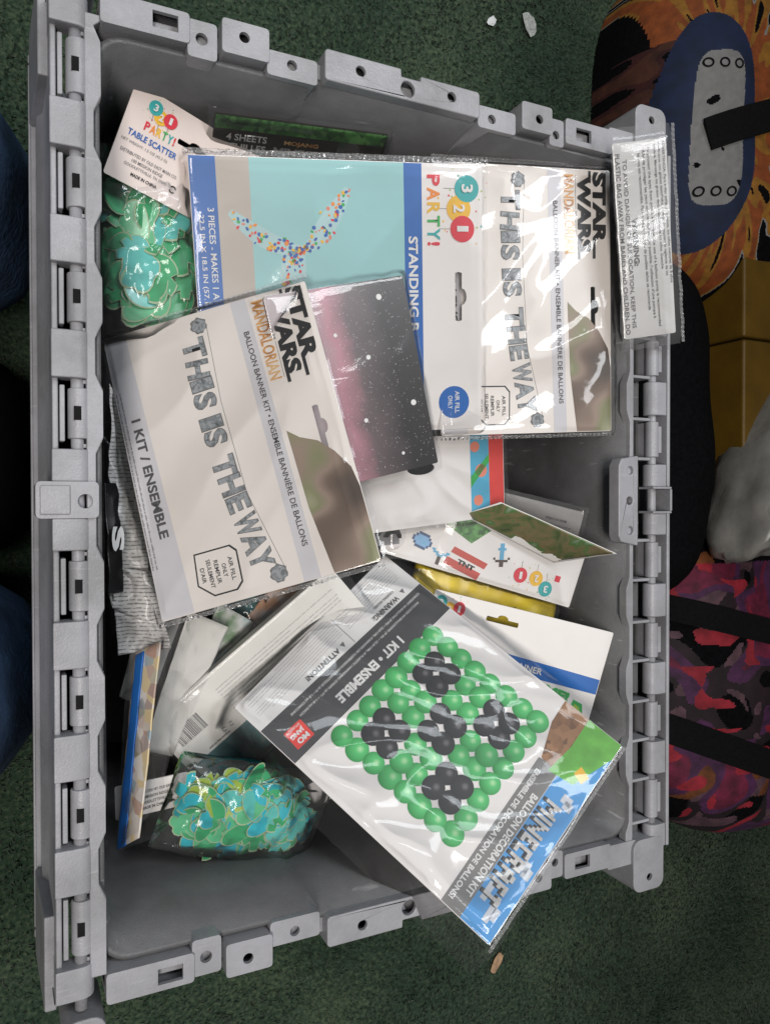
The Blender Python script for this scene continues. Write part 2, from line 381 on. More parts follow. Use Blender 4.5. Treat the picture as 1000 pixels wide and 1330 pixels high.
for ins, z, st in lv: V += [(x, y, z) for x, y in ring_pts(ins, st)]
for l in range(len(lv)-1):
    for k in range(n): Fc.append((l*n+k, l*n+(k+1) % n, (l+1)*n+(k+1) % n, (l+1)*n+k))
Fc.append(tuple(range((len(lv)-1)*n, len(lv)*n)))
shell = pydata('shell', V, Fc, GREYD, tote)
sd = shell.modifiers.new('s', 'SOLIDIFY'); sd.thickness = .0035; sd.offset = 1
for p_ in shell.data.polygons: p_.use_smooth = True
shell.data.set_sharp_from_angle(angle=R(25))
# skirt that carries the tote on the carpet
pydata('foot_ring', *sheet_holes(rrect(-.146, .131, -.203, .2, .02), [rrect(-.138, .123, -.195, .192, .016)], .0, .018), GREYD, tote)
# --- end rims
def C(x, y, r): return circle(x*.001, y*.001, r*.001)
def RC(x, y, a, b): return rect((x-a)*.001, (x+a)*.001, (y-b)*.001, (y+b)*.001)
def RR(x0, x1, y0, y1, r=2.): return rrect(x0*.001, x1*.001, y0*.001, y1*.001, r*.001, 3)
BL = [ # outline, holes, top z mm
 (RR(-186, -141, 242, 258), [RC(-153.6, 250.5, 6.5, 4.2)], 324),
 (RR(-142, -126, 236.5, 256.5), [C(-134.4, 246.9, 3.2)], 322.5),
 (RR(-124, -97.5, 242, 260.5), [C(-111.6, 252.4, 2.9)], 325),
 (RR(-98, -68, 237.5, 251.5), [C(-83.3, 245.6, 2.9)], 322),
 ([(a*.001, b*.001) for a, b in [(-63, 241), (39, 241), (40.5, 242.5), (40.5, 256), (39, 257.5), (-2, 257.5), (-2.2, 254.5), (-15, 254.5), (-15.2, 259), (-63, 259), (-64.5, 257.5), (-64.5, 242.5)]],
   [C(-41.9, 251.0, 2.9), C(-10.8, 247.7, 4.6), C(20, 250, 2.9)], 325),
 (RR(41, 70, 237.5, 251.5), [C(51.5, 244.2, 2.9)], 322),
 (RR(73, 97.5, 242, 260), [C(87, 250.5, 2.9)], 325),
 (RR(97, 109, 237, 255), [C(102.5, 244.4, 2.7)], 322.5),
 (RR(109.5, 150, 240, 257), [RC(125, 248, 6.5, 4.2)], 324),
 (RR(149, 176, 243, 260), [], 322)]
for sgn in (1, -1):
    for o_, h_, z in BL:
        f = (lambda pts: [(x, y) for x, y in pts]) if sgn > 0 else (lambda pts: [(x, -y-.003) for x, y in reversed(pts)])
        bevel(pydata('rim_block', *sheet_holes(f(o_), [f(h) for h in h_], z*.001-.075, z*.001, True), GREY, tote), .0009)
    ya, yb = (.2445, .2535) if sgn > 0 else (-.2565, -.2475)
    bevel(pydata('rim_base', *box(-.186, .172, ya, yb, .250, .3165), GREY, tote))
    # corner lugs
    for xa, xb in ((.171, .200), (-.207, -.186)):
        cx = .1865 if xa > 0 else -.197
        pts = rrect(xa, xb, .243 if xa > 0 else .262, .281, .007, 4); hole = [circle(cx, .2715, .0026)]
        if sgn < 0: pts = [(x, -y-.003) for x, y in reversed(pts)]; hole = [[(x, -y-.003) for x, y in reversed(h)] for h in hole]
        bevel(pydata('corner_lug', *sheet_holes(pts, hole, .285, .3245, True), GREY, tote), .0012)
# --- left long side
M2 = .000388
wide = [(24, 66), (158, 220), (306, 366), (455, 516), (612, 655)]
narrow = [(80, 146), (232, 297), (381, 446), (528, 600)]
DY = -.0005
def both(lst): return [(a*M2+DY, b*M2+DY) for a, b in lst]+[(-b*M2+DY, -a*M2+DY) for a, b in lst]
def wavy_ledge(x_in, x_out, depth, z0, z1, wide_y):
    """ledge along the wall whose inner edge steps in and out beside the knuckles"""
    ys = []; 
    for a, b in sorted(wide_y): ys += [(a-.006, 0), (a+.002, 1), (b-.002, 1), (b+.006, 0)]
    ys = [(-.246, 1), (-.243, 1)]+[q for q in ys if -.24 < q[0] < .24]+[(.243, 1), (.246, 1)]
    ins = [(x_in-(depth if k else 0), y) for y, k in ys]
    return sheet_holes([(x_out, -.246)]+ins[:1][:0]+[(x_out, .246)][:0]+ins+[(x_out, .246)], [], z0, z1)
bevel(pydata('side_ledge', *wavy_ledge(-.1890, -.1935, -.0035, .314, RZ, both([(76, 150), (228, 298), (374, 448), (524, 604)])), GREY, tote), .0008)
rodxL, rodz = -.1975, .318
pydata('hinge_rod', *cyl_y(rodxL, rodz, .0032, -.262, .258, 16), GREY, tote, True)
def hook(rx, rz_, r, sgn_, ext, drop):
    """lid knuckle profile: round over the rod, flat plate outward, turned down"""
    pr = [(rx-sgn_*r*math.sin(R(a)), rz_+r*math.cos(R(a))) for a in range(0, 181, 20)]
    pr = [(rx+sgn_*ext, rz_+r), (rx, rz_+r)]+[(x, z) for x, z in pr[1:-1]]+[(rx, rz_-r), (rx+sgn_*(ext-.003), rz_-r), (rx+sgn_*(ext-.003), rz_-drop), (rx+sgn_*ext, rz_-drop)]
    return pr
for a, b in both(wide):
    bevel(pydata('lid_knuckle', *extrude_xz(hook(rodxL, rodz, .0062, -1, .0125, .014), a, b), GREY, tote), .0008)
for a, b in both(narrow):
    V, Fc = join_data([cyl_y(rodxL+.001, rodz-.001, .0056, a, b), box(rodxL+.001, -.1925, a, b, rodz-.012, rodz-.001), box(rodxL-.0085, rodxL-.006, a-.0015, b+.0015, rodz-.014, rodz+.002)])
    bevel(pydata('rim_knuckle', V, Fc, GREY, tote), .0006)
    c = (a+b)/2
    pydata('slot_shade_patch', *box(rodxL-.002, rodxL+.0015, c-.0035, c+.0035, rodz+.0034, rodz+.0049), mat('painted_slot_shade', (.012, .012, .013), .9, spec=.1), tote)  # dark box on the knuckle paints the shade of a slot
# pocket ribs
for a, b in both(narrow):
    for y in (a-.0035, b+.0035): pydata('pocket_rib', *box(-.1935, rodxL+.001, y-.0009, y+.0009, .300, .3195), GREY, tote)
# centre latch plate on the left
V, Fc = sheet_holes(rrect(-.2175, -.188, -.0098, .0088, .0025), [circle(-.1945, -.0012, .0036)], .300, .3245, True)
bevel(pydata('latch_plate', V, Fc, GREY, tote), .0010)
bevel(pydata('latch_pad', *box(-.2155, -.2015, -.0078, .0068, .3240, .3256), GREY, tote), .0007)
# --- left lid, hanging open along the outside
lid = [(-.2095, .3195), (-.2065, .3195), (-.2075, .262), (-.2115, .256), (-.2115, .243), (-.2040, .236), (-.1800, .15), (-.1680, .135), (-.1655, .138), (-.1775, .155), (-.2015, .233), (-.2115, .2345), (-.2165, .2365), (-.2165, .2405), (-.2135, .2425), (-.2135, .2565), (-.2105, .262)]
lidp = pydata('lid', *extrude_xz(lid, -.2555, .2555), GREY, tote); bevel(lidp, .001)
for a, b in ((-.268, -.218), (.218, .268)):
    bevel(pydata('lid_rib', *extrude_xz([(-.2145, .305), (-.2085, .305), (-.2085, .243), (-.2170, .243), (-.2170, .247)], a, b), GREY, tote), .001)
bevel(pydata('lid_lip', *box(-.2175, -.2125, -.262, .262, .2345, .2385), GREY, tote), .001)
# --- right long side
bevel(pydata('side_ledge', *wavy_ledge(.1690, .1725, .0030, .3145, RZ, both(wide)), GREY, tote), .0008)
rodxR = .1935
pydata('hinge_rod', *cyl_y(rodxR, rodz, .003, -.262, .258, 16), GREY, tote, True)
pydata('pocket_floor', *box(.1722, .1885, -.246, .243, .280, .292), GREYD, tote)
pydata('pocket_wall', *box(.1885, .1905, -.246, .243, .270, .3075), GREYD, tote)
for a, b in both(wide):
    bevel(pydata('lid_knuckle', *extrude_xz(hook(rodxR, rodz, .0062, 1, .0085, .013), a, b), GREY, tote), .0008)
    c = (a+b)/2
    V, Fc = sheet_holes(rect(.1720, .1860, a, b), [circle(.1775, c, .0028)], .300, .3125, True); pydata('bolt_boss', V, Fc, GREYD, tote)
for a, b in both(narrow):
    V, Fc = join_data([cyl_y(rodxR, rodz, .0048, a, b), box(rodxR+.001, rodxR+.0068, a+.003, b-.003, rodz-.004, rodz+.0032), box(rodxR-.003, rodxR+.0018, a, b, rodz-.012, rodz)])
    bevel(pydata('rim_knuckle', V, Fc, GREY, tote), .0006)
    for y in (a-.0015, b+.0015): bevel(pydata('pocket_rib', *box(.1715, .1895, y-.0011, y+.0011, .300, .3208), GREY, tote), .0006)
# centre hasp plate with three holes, and the loop
V, Fc = sheet_holes([(.1565, -.026), (.159, -.0305), (.1745, -.0335), (.1745, .031), (.159, .0285), (.1565, .0235)], [circle(.167+dx, y, .0028, 17) for dx, y in ((.0003, -.0225), (-.0004, -.0013), (.0001, .0202))], .314, .3245, True)
bevel(pydata('hasp_plate', V, Fc, GREY, tote), .001)
V, Fc = join_data([box(.1745, .187, -.0335, .031, .292, .309), box(.1865, .2045, -.0105, -.0088, .312, .327), box(.1865, .2045, .0072, .0089, .312, .327), box(.2030, .2050, -.0088, .0072, .312, .327)])
bevel(pydata('hasp_loop', V, Fc, GREY, tote), .0006)
rl = [(.2035, .3235), (.2065, .3235), (.2065, .262), (.199, .15), (.196, .15), (.2035, .262)]
bevel(pydata('lid', *extrude_xz(rl, -.2555, .2505), GREY, tote), .001)

# ================================================================== PACKAGES IN THE TOTE
def basis(u, v):
    u = Vector(u).normalized(); n_ = u.cross(Vector(v)).normalized(); v = n_.cross(u)
    return Matrix((u, v, n_)).transposed().to_euler()
def logo321(card, c3, c2, c1, r, rot=0., strings=True, lay=4, seed=3):
    """three printed balloons 3-2-1 with their confetti specks"""
    zt = card['_t']; rg = random.Random(seed); c, s = math.cos(R(rot)), math.sin(R(rot))
    for k, ((u, v), m, d) in enumerate(((c2, YEL, '2'), (c3, PTEAL, '3'), (c1, RED, '1'))):
        P(card, circle(u, v, r), m, lay+k, 'printed_balloon')
        hw, hh = (r*.62, r*.95) if d != '1' else (r*.42, r*.95)
        a, b = -hw/2, -hh/2
        T(card, d, u+a*c-b*s, v+a*s+b*c, hw, hh, WPRINT, .03 if d != '1' else 0, zt+.0016, rot)
    polys = {}
    for k in range(26):
        q = rg.choice((c3, c2, c1)); a = rg.uniform(0, 6.28); d = r*rg.uniform(1.15, 1.9); polys.setdefault(rg.choice((0, 1, 2, 3)), []).append(circle(q[0]+d*math.cos(a), q[1]+d*math.sin(a), r*rg.uniform(.04, .09), 6))
    for k, pl in polys.items(): Pm(card, pl, (RED, PTEAL, YEL, LIME)[k], 2, 'confetti_specks')
    if strings:
        pl = []
        for q in (c3, c2, c1):
            dx, dy = s, -c
            pl.append([(q[0]+dx*r-.15*c, q[1]+dy*r-.15*s), (q[0]+dx*r+.15*c, q[1]+dy*r+.15*s), (q[0]+dx*r*1.9+.15*c, q[1]+dy*r*1.9+.15*s), (q[0]+dx*r*1.9-.15*c, q[1]+dy*r*1.9-.15*s)])
        Pm(card, pl, INKG, 2, 'balloon_strings')
def party(card, u, v, wd, ht, rot=0., bold=.03):
    cs = (RED, ORG, YEL, GRN, PTEAL, RED); x = 0; c, s = math.cos(R(rot)), math.sin(R(rot))
    ws = (.17, .2, .18, .17, .19, .06)
    for ch, m, q in zip('PARTY!', cs, ws):
        T(card, ch, u+x*c, v+x*s, wd*q*.9, ht, m, bold, card['_t']+.0006, rot); x += wd*q*1.03

# ---------------- banner kits (two of the same product)
def banner_kit(name, loc, rot, w_, h_, label, su, sv, v_off, film_seed, sealm, famp=.0015, ffr=13.):
    root = empty(name, loc, rot); tag(root, label, 'banner kit', 'balloon banner kits')
    X = lambda u: u*su
    Y = lambda v: (v+v_off)*sv
    def pt(l): return [(X(a), Y(b)) for a, b in l]
    u1, v0, v1 = X(180), Y(-7), Y(123.4)
    slot = euro(X(93), Y(109.5), X(28), 3.6)
    card = make_card(root, 0, u1, v0, v1, CREAM, [slot], .0010, W=w_, H=h_)
    z = card['_t']
    P(card, pt([(.5, -6.8), (179.5, -6.8), (179.5, 12.5), (.5, 7)]), LGREY, 1, 'print_band')
    P(card, pt([(.3, 75), (179.7, 78), (179.7, 88), (.3, 85)]), LGREY, 1, 'print_band')
    # title, in two heavy rows
    T(card, 'STAR', X(1.5), Y(109.5), X(49), 10.5*sv, INK, .055, z+.0006, 0, 'title_lettering')
    T(card, 'WARS', X(4), Y(97.8), X(52), 10.5*sv, INK, .055, z+.0006, 0, 'title_lettering')
    for r_ in (rect(2, 10, 118.3, 120), rect(46, 60, 109.5, 111.6), rect(1, 9, 106.4, 108.3), rect(49, 61, 97.8, 99.9)): P(card, pt(r_), INK, 4, 'title_flourish')
    T(card, 'MANDALORIAN', X(4), Y(87.6), X(53), 7.6*sv, GOLD, .02, z+.0006, 0, 'subtitle_lettering')
    Pm(card, [pt(rect(4, 27, 96.4, 96.6)), pt(rect(33, 57, 96.4, 96.6))], INK, 3, 'print_rule')
    T(card, 'THE', X(28), Y(96), X(4), 1.2, INK, 0, z+.0006)
    T(card, 'BALLOON BANNER KIT • ENSEMBLE BANNIÈRE DE BALLONS', X(22), Y(79), X(138), 4.3*sv, INK2, .012, z+.0006, 1.2)
    T(card, '1 KIT / ENSEMBLE', X(57), Y(-.2), X(76), 5.8*sv, INK2, .03, z+.0006, 1.5)
    fine(card, X(38), Y(-6.2), X(112), 4.6, 2, INKG, int(film_seed*3)+1)
    # garland of foil letters
    s_ = 'THIS IS THE WAY'; us = [17, 30, 42, 52, 62, 72, 82, 92, 103, 115, 127, 136, 146, 155, 163]
    us = dict(zip(range(15), [17, 31, 44, 53, 0, 69, 78, 0, 95, 108, 121, 0, 133.5, 145.5, 156]))
    for k, ch in enumerate(s_):
        if ch == ' ': continue
        u = us[k]; wd = {'I': 7, 'W': 12, 'H': 11, 'T': 12, 'A': 11, 'S': 9, 'E': 9}.get(ch, 10.5); t = (u-19)/145
        vb = 40.5+11*t-4.5*math.sin(math.pi*t); a = 4-8*math.cos(math.pi*t)*.6+random.Random(k).uniform(-3, 3)
        for m_, e, zz, nm in ((INKG, .65, .00035, 'letter_outline'), (FOIL, 0, .0006, 'foil_letter')):
            T(card, ch, X(u-e), Y(vb-e), X(wd+2*e), (13+2*e)*sv, m_, .05 if e else .035, z+zz, a, nm)
    for u, v in ((9, 53), (171, 65)):
        P(card, [(X(u)+a*(1+.12*math.sin(i*2.3)), Y(v)+b*(1+.12*math.sin(i*2.3))) for i, (a, b) in enumerate(circle(0, 0, 5.2, 18))], INKG, 2, 'foil_ornament')
        P(card, circle(X(u)+.2, Y(v)+.2, 4.4, 16), FOIL, 3, 'foil_ornament')
    Pm(card, [pt([(9, 57.6), (60, 55.5), (120, 57.8), (171, 69.6), (171, 69.9), (120, 58.1), (60, 55.8), (9, 57.9)])], INKG, 1, 'printed_cord')
    # boxed note
    bo = [(147, 19), (166, 17.5), (174, 26), (174, 40), (170, 44), (151, 44.5), (147, 41)]
    bi = [(a+(160.5-a)*.07, b+(31-b)*.07) for a, b in bo]
    P(card, pt(bo), INK, 2, 'note_frame'); P(card, pt(bi), CREAM, 3, 'note_panel')
    for k, (tx, wd) in enumerate((('AIR FILL', 14), ('ONLY', 8), ('REMPLIR', 14), ('SEULEMENT', 17), ("D'AIR", 9))):
        T(card, tx, X(160.8-wd/2), Y(38.2-k*4.3), X(wd), 2.5*sv, INK2, .015, z+.0008)
    # picture corner: a plain brown and olive print
    P(card, pt([(90, 89.5), (96, 96), (101, 106), (110, 114), (122, 121), (135, 123), (179.6, 123), (179.6, 96), (139, 91)]), OLIVE, 2, 'print_picture')
    make_film(root, 0, u1, v0, v1, w_, h_, FILM, .0026+famp*.5, famp, (3, 3, 9, 4), (2, 2, 10, 2), film_seed, 110, 90, freq=ffr)
    seal(root, [(-1.5, v0-2), (-1.5, v1+2)], w_, h_, sealm, 3, film_seed); seal(root, [(u1+1, v1+2), (u1+1, v0-4)], w_, h_, sealm, 2.4, film_seed+2)
    return root
CRIMP = film_mat('crimped_film_edge', .15, 1.5, .22, bump=1, bscale=400)
banner_kit('banner_kit', (-.1043, .0329, .290), (.4825, -.3112, -1.4221), .1796, .1234, 'cream banner kit card in film lying on top of the pile', 1, 1, 0, 1.3, CRIMP)
B_LOC = (.0990, .1390, .2945); B_ROT = basis((.057, -.997, -.05), (.972, .07, .215))
banner_kit('banner_kit', B_LOC, B_ROT, .1845, .1304, 'cream banner kit card with white glare beside the right hinges', 1.025, 1.0, 6.6, 4.1, CRIMP, .0030, 17.)

# ---------------- pale teal balloon pack
root = empty('balloon_pack', (-.0326, .128, .278), (.216, .1683, -1.465)); tag(root, 'pale teal balloon package with blue bands and confetti arch picture', 'balloon pack')
W_, H_ = .1715, .1881
card = make_card(root, 0, 171.5, 1, 188, WHITE, [euro(83, 171.5, 32, 4.6)], .001, W=W_, H=H_); z = card['_t']
P(card, rect(.4, 171, 1.4, 17), BLUE, 1, 'print_band'); P(card, rect(.4, 171, 17, 37), BEIGE, 1, 'print_band'); P(card, rect(.4, 171, 37, 134.5), TEAL, 1, 'print_picture'); P(card, rect(.4, 171, 134.5, 146.5), BLUE, 1, 'print_band')
T(card, '3 PIECES - MAKES 1 A', 30, 10.8, 54, 3.8, WPRINT, .012, z+.0006); T(card, '22.5 IN X 18.5 IN (57.1', 34, 4.6, 52, 3.8, WPRINT, .012, z+.0006)
T(card, 'STANDING B', 45, 137, 60, 6.4, WPRINT, .03, z+.0006)
party(card, 7, 150, 44, 8.6); logo321(card, (15, 177), (27.5, 171.5), (40, 174), 8.3)
P(card, circle(153, 168, 11), BLUE, 2, 'note_disc'); T(card, 'AIR FILL', 145.5, 168.6, 15, 3.2, WPRINT, .012, z+.0006); T(card, 'ONLY', 148.5, 163.6, 9, 3.2, WPRINT, .012, z+.0006)
rg = random.Random(8); polys = {}
def bez(pts, t):
    while len(pts) > 1: pts = [(a[0]+(b[0]-a[0])*t, a[1]+(b[1]-a[1])*t) for a, b in zip(pts, pts[1:])]
    return pts[0]
arms = [([(32, 24), (44, 36), (55, 52), (54, 70)], 9), ([(54, 70), (46, 80), (36, 86), (17, 98)], 10), ([(54, 66), (62, 62), (70, 60), (84, 58)], 13)]
for arm, th in arms:
    hull = []
    for sgn in (1, -1):
        for k in range(9):
            t = k/8 if sgn > 0 else 1-k/8; a = bez(arm, t); b = bez(arm, min(1, t+.05)); c_ = bez(arm, max(0, t-.05)); dx, dy = b[0]-c_[0], b[1]-c_[1]; l = math.hypot(dx, dy); wdt = th*.62*(.35+math.sin(math.pi*min(1, max(0, t)))*.65)
            hull.append((a[0]-dy/l*wdt*sgn, a[1]+dx/l*wdt*sgn))
    P(card, hull, mat('print_pale_balloon', (.44, .66, .68), .4, .08, 40), 2, 'printed_balloon')
    for k in range(58):
        t = rg.random(); a = bez(arm, t); sp = th*.55*(.35+.65*math.sin(math.pi*t)); rr = rg.uniform(.8, 1.5)
        cx, cy = a[0]+rg.uniform(-sp, sp), a[1]+rg.uniform(-sp, sp); an = rg.uniform(0, 3.1); q = rg.uniform(.5, 1)
        polys.setdefault(rg.randrange(7), []).append([(cx+x*math.cos(an)-y*q*math.sin(an), cy+x*math.sin(an)+y*q*math.cos(an)) for x, y in circle(0, 0, rr, 10)])
for k, pl in polys.items(): Pm(card, pl, (RED, ORG, YEL, GRN, BLUE, mat('print_cobalt', (.05, .12, .42), .4), mat('print_coral', (.75, .25, .17), .4))[k], 3+k % 3, 'printed_confetti')
make_film(root, 0, 171.5, 1, 188, W_, H_, FILM, .0025, .0014, (2, 4, 3, 4), (2, 2, 3, 2), 7.7, 100, 100)
seal(root, [(-.5, -2), (-.5, 192)], W_, H_, CRIMP, 3.5, 3.)

# ---------------- black and pink speckled card in its own film
root = empty('speckled_pack', (-.0299, .0739, .285), (.09, .05, -1.3283)); tag(root, 'black to pink dotted card in creased clear film', 'card pack')
W_, H_ = .1237, .0935
GLIT = ramp_mat('print_pink_to_black', [(.36, (.42, .36, .37)), (.50, (.46, .22, .27)), (.60, (.13, .10, .105)), (.78, (.028, .026, .027))], 60, .32, 'grad', ((.5, 0, 0), (0, 0, R(-90)), (7.5, 7.5, 7.5)), distort=.12)
card = make_card(root, 0, 123.7, 0, 93.5, GLIT, [], .004, W=W_, H=H_); z = card['_t']
Pm(card, [circle(u, v, r_, 14) for u, v, r_ in ((11, 74, 1.9), (47, 59, 1.5), (81, 84, 1.9), (86, 49, 1.4), (30, 40, 1.2), (112, 70, 1.1))], WPRINT, 2, 'printed_dots')
rg = random.Random(3); Pm(card, [circle(rg.uniform(2, 121), rg.uniform(30, 92), rg.uniform(.12, .3), 5) for k in range(500)], LGREY, 1, 'printed_specks')
make_film(root, 0, 123.7, 0, 93.5, W_, H_, FILM, .0050, .0005, (4, 5, 4, 4), (3, 3, 3, 3), 2.2, 80, 70, freq=16)

# ---------------- white card with oval hanging hole, blue and red end strip
root = empty('hanger_card', (.0429, .0126, .255), (.1176, -.0257, .1074)); tag(root, 'white hanger card with dark oval hole and red blue end strip', 'card')
W_, H_ = .1262, .0592
card = make_card(root, 0, 126, -2, 62, WHITE, [[(56+11*math.cos(a), 40+4.6*math.sin(a)) for a in [k*math.pi/10 for k in range(20)]]], .001, W=W_, H=H_)
P(card, rect(97, 113, -1.6, 61.6), mat('print_cyan', (.10, .42, .62), .35), 1, 'print_band'); P(card, rect(113, 125.6, -1.6, 61.6), mat('print_scarlet', (.72, .07, .06), .35), 1, 'print_band')
Pm(card, [circle(103, 12, 4), circle(106, 34, 5), circle(101, 52, 4)], mat('print_coral', (.75, .25, .17), .4), 2, 'printed_dots'); P(card, [(97, 22), (113, 40), (113, 46), (97, 30)], GRN, 2, 'print_band')
make_film(root, 0, 126, -2, 62, W_, H_, FILM2, .0028, .0016, (4, 4, 4, 4), (3, 3, 3, 3), 12.2, 60, 40, freq=30)

# ---------------- balloon decoration kit across the front corner
root = empty('balloon_kit', (.0224, -.1563, .288), (.6144, -.1283, -2.4712)); tag(root, 'decoration kit with green and black balloon grid, corner over the rim', 'balloon kit')
W_, H_ = .1491, .2126
card = make_card(root, -7, 149, 0, 213, WHITE, [euro(72, 208, 27, 2.6)], .0012, W=W_, H=H_); z = card['_t']
P(card, [(-6.6, .4), (148.6, .4), (148.6, 24), (-6.6, 34)], mat('print_pale_grey', (.78, .77, .76), .4, .02), 1, 'print_band')
P(card, [(-6.6, 34), (148.6, 24), (148.6, 55), (-6.6, 63)], mat('print_charcoal', (.065, .065, .068), .4, .1), 1, 'print_band')
T(card, 'WARNING:', 13, 27.2, 26, 4, INK2, .03, z+.0006, -3.5); T(card, 'CHOKING HAZARD', 12, 22.6, 20, 2, INK2, .01, z+.0006, -3.5); T(card, 'ATTENTION!', 72, 22.6, 31, 4, INK2, .03, z+.0006, -3.5)
fine(card, 0, 3, 56, 18, 9, LINK, 5, fill=.3); fine(card, 62, 2, 80, 18, 9, LINK, 6, fill=.3)
P(card, [(59, 2), (59.4, 2), (60.4, 29), (60, 29)], INKG, 3, 'print_rule')
for u, v in ((7, 28.6), (67.5, 24)): Pm(card, [[(u-2, v-1.5), (u+2, v-1.5), (u, v+2.2)]], INKG, 3, 'warning_triangle')
T(card, '1 KIT • ENSEMBLE', 36, 48.0, 63, 7.2, WPRINT, .045, z+.0006, -3.2)
T(card, 'INCLUDES 64 BALLOONS (9 IN. • 22.8 CM), 8 PLASTIC HANGING STRIPS (6 FT. • 1.8 m) EACH', 6, 41.4, 118, 2.3, WPRINT, .01, z+.0006, -3.2)
T(card, 'CONTIENT 64 BALLONS (9 PO • 22,8 CM), 8 BANDES DE SUSPENSION EN PLASTIQUE (6 PI • 1,8 m) CHACUNE', 0, 37.2, 128, 2.3, WPRINT, .01, z+.0006, -3.2)
P(card, [(125.5, 37.5), (140, 36.5), (141, 50.5), (126.5, 51.5)], mat('print_logo_red', (.75, .06, .05), .4), 2, 'logo_panel')
T(card, 'MO', 128.5, 46, 9, 4, WPRINT, .05, z+.0006, -4); T(card, 'JANG', 128, 40.8, 11, 4, WPRINT, .05, z+.0006, -4); T(card, 'STUDIOS', 128, 38.4, 11, 1.5, WPRINT, .02, z+.0006, -4)
# 8 x 8 printed balloons (each disc carries its own little shaded picture through its UV)
def ball_mat(name, dark, mid, lite):
    m = bpy.data.materials.new(name); nt, N, L = nodes_of(m); p = N['Principled BSDF']; p.inputs['Roughness'].default_value = .4
    uv = N.new('ShaderNodeUVMap'); mp = N.new('ShaderNodeMapping'); mp.inputs['Location'].default_value = (-.40, -.58, 0); L.new(uv.outputs[0], mp.inputs[0])
    ln = N.new('ShaderNodeVectorMath'); ln.operation = 'LENGTH'; L.new(mp.outputs[0], ln.inputs[0])
    r = N.new('ShaderNodeValToRGB'); e = r.color_ramp.elements; e[0].position = .03; e[0].color = (*lite, 1); e[1].position = .62; e[1].color = (*dark, 1); e.new(.18).color = (*mid, 1); e.new(.40).color = (*[(a+b)/2 for a, b in zip(dark, mid)], 1)
    L.new(ln.outputs['Value'], r.inputs[0]); L.new(r.outputs[0], p.inputs['Base Color']); return m
BG, BK = ball_mat('print_green_balloon', (.015, .26, .05), (.09, .56, .17), (.42, .78, .40)), ball_mat('print_black_balloon', (.008, .008, .009), (.028, .026, .028), (.16, .15, .16))
black = {(a+da, b+db) for a, b in ((1, 1), (5, 1), (1, 5), (5, 5), (3, 3)) for da in (0, 1) for db in (0, 1)}
for isb, m_ in ((0, BG), (1, BK)):
    V = []; Fc = []; UV = []
    for i in range(8):
        for j in range(8):
            if ((i, j) in black) != bool(isb): continue
            cx = 19+13.7*i+.6*math.sin(i*3+j*5); cy = 66.5+13.2*j+.6*math.cos(i*4+j); r_ = 7.7+.35*math.sin(i*7+j*3); k = len(V)
            V += [((x)*.001-W_/2, (y)*.001-H_/2, z+.00014*(2+(i+j) % 2+isb*2)) for x, y in circle(cx, cy, r_, 20)]
            UV += [(.5+.5*math.cos(2*math.pi*q/20), .5+.5*math.sin(2*math.pi*q/20)) for q in range(20)]; Fc.append(tuple(range(k, k+20)))
    me = bpy.data.meshes.new('printed_balloons'); me.from_pydata(V, [], Fc); me.update(); ul = me.uv_layers.new(name='UVMap')
    for lp in me.loops: ul.data[lp.index].uv = UV[lp.vertex_index]
    link('printed_balloons', me, card, m_)
P(card, [(38, 173.5), (148.6, 176), (148.6, 190.5), (34, 189)], mat('print_mid_grey', (.21, .205, .20), .4, .15, 30), 1, 'print_band')
P(card, [(-6.6, 189), (148.6, 190.5), (148.6, 212.6), (-6.6, 212.6)], SKY, 1, 'print_band')
T(card, 'ENSEMBLE DE DÉCORATION DE BALLONS!', 45, 176.2, 99, 4.6, WPRINT, .035, z+.0006, .8); T(card, 'BALLOON DECORATION KIT', 60, 183.2, 76, 4.8, WPRINT, .035, z+.0006, .8)
# blocky title drawn on a pixel grid, shadow and face
GL = {'M': ['X...X', 'XX.XX', 'X.X.X', 'X...X', 'X...X'], 'I': ['X', 'X', 'X', 'X', 'X'], 'N': ['X...X', 'XX..X', 'X.X.X', 'X..XX', 'X...X'], 'E': ['XXX', 'X..', 'XX.', 'X..', 'XXX'], 'C': ['XXX', 'X..', 'X..', 'X..', 'XXX'],
      'R': ['XXXX', 'X..X', 'XXX.', 'X.X.', 'X..X'], 'A': ['.XX.', 'X..X', 'XXXX', 'X..X', 'X..X'], 'F': ['XXX', 'X..', 'XX.', 'X..', 'X..'], 'T': ['XXX', '.X.', '.X.', '.X.', '.X.']}
rows = ['']*5
for ch in 'MINECRAFT':
    for k in range(5): rows[k] += GL[ch][k]+'.'
nw = len(rows[0]); pxs = 76/nw
def grid_polys(u, v, pw, ph, grow=0.): return [rect(u+i*pw-grow, u+(i+1)*pw+grow, v+(4-j)*ph-grow, v+(5-j)*ph+grow) for j in range(5) for i in range(nw) if rows[j][i] == 'X']
Pm(card, grid_polys(56.5, 190.9, pxs, 2.3, .45), INK, 2, 'title_shadow'); Pm(card, grid_polys(56.2, 192.0, pxs, 2.3, .45), INK2, 3, 'title_shadow'); Pm(card, grid_polys(56, 193.2, pxs, 2.2, .16), mat('print_stone_light', (.66, .65, .64), .4, .15, 300), 4, 'title_lettering')
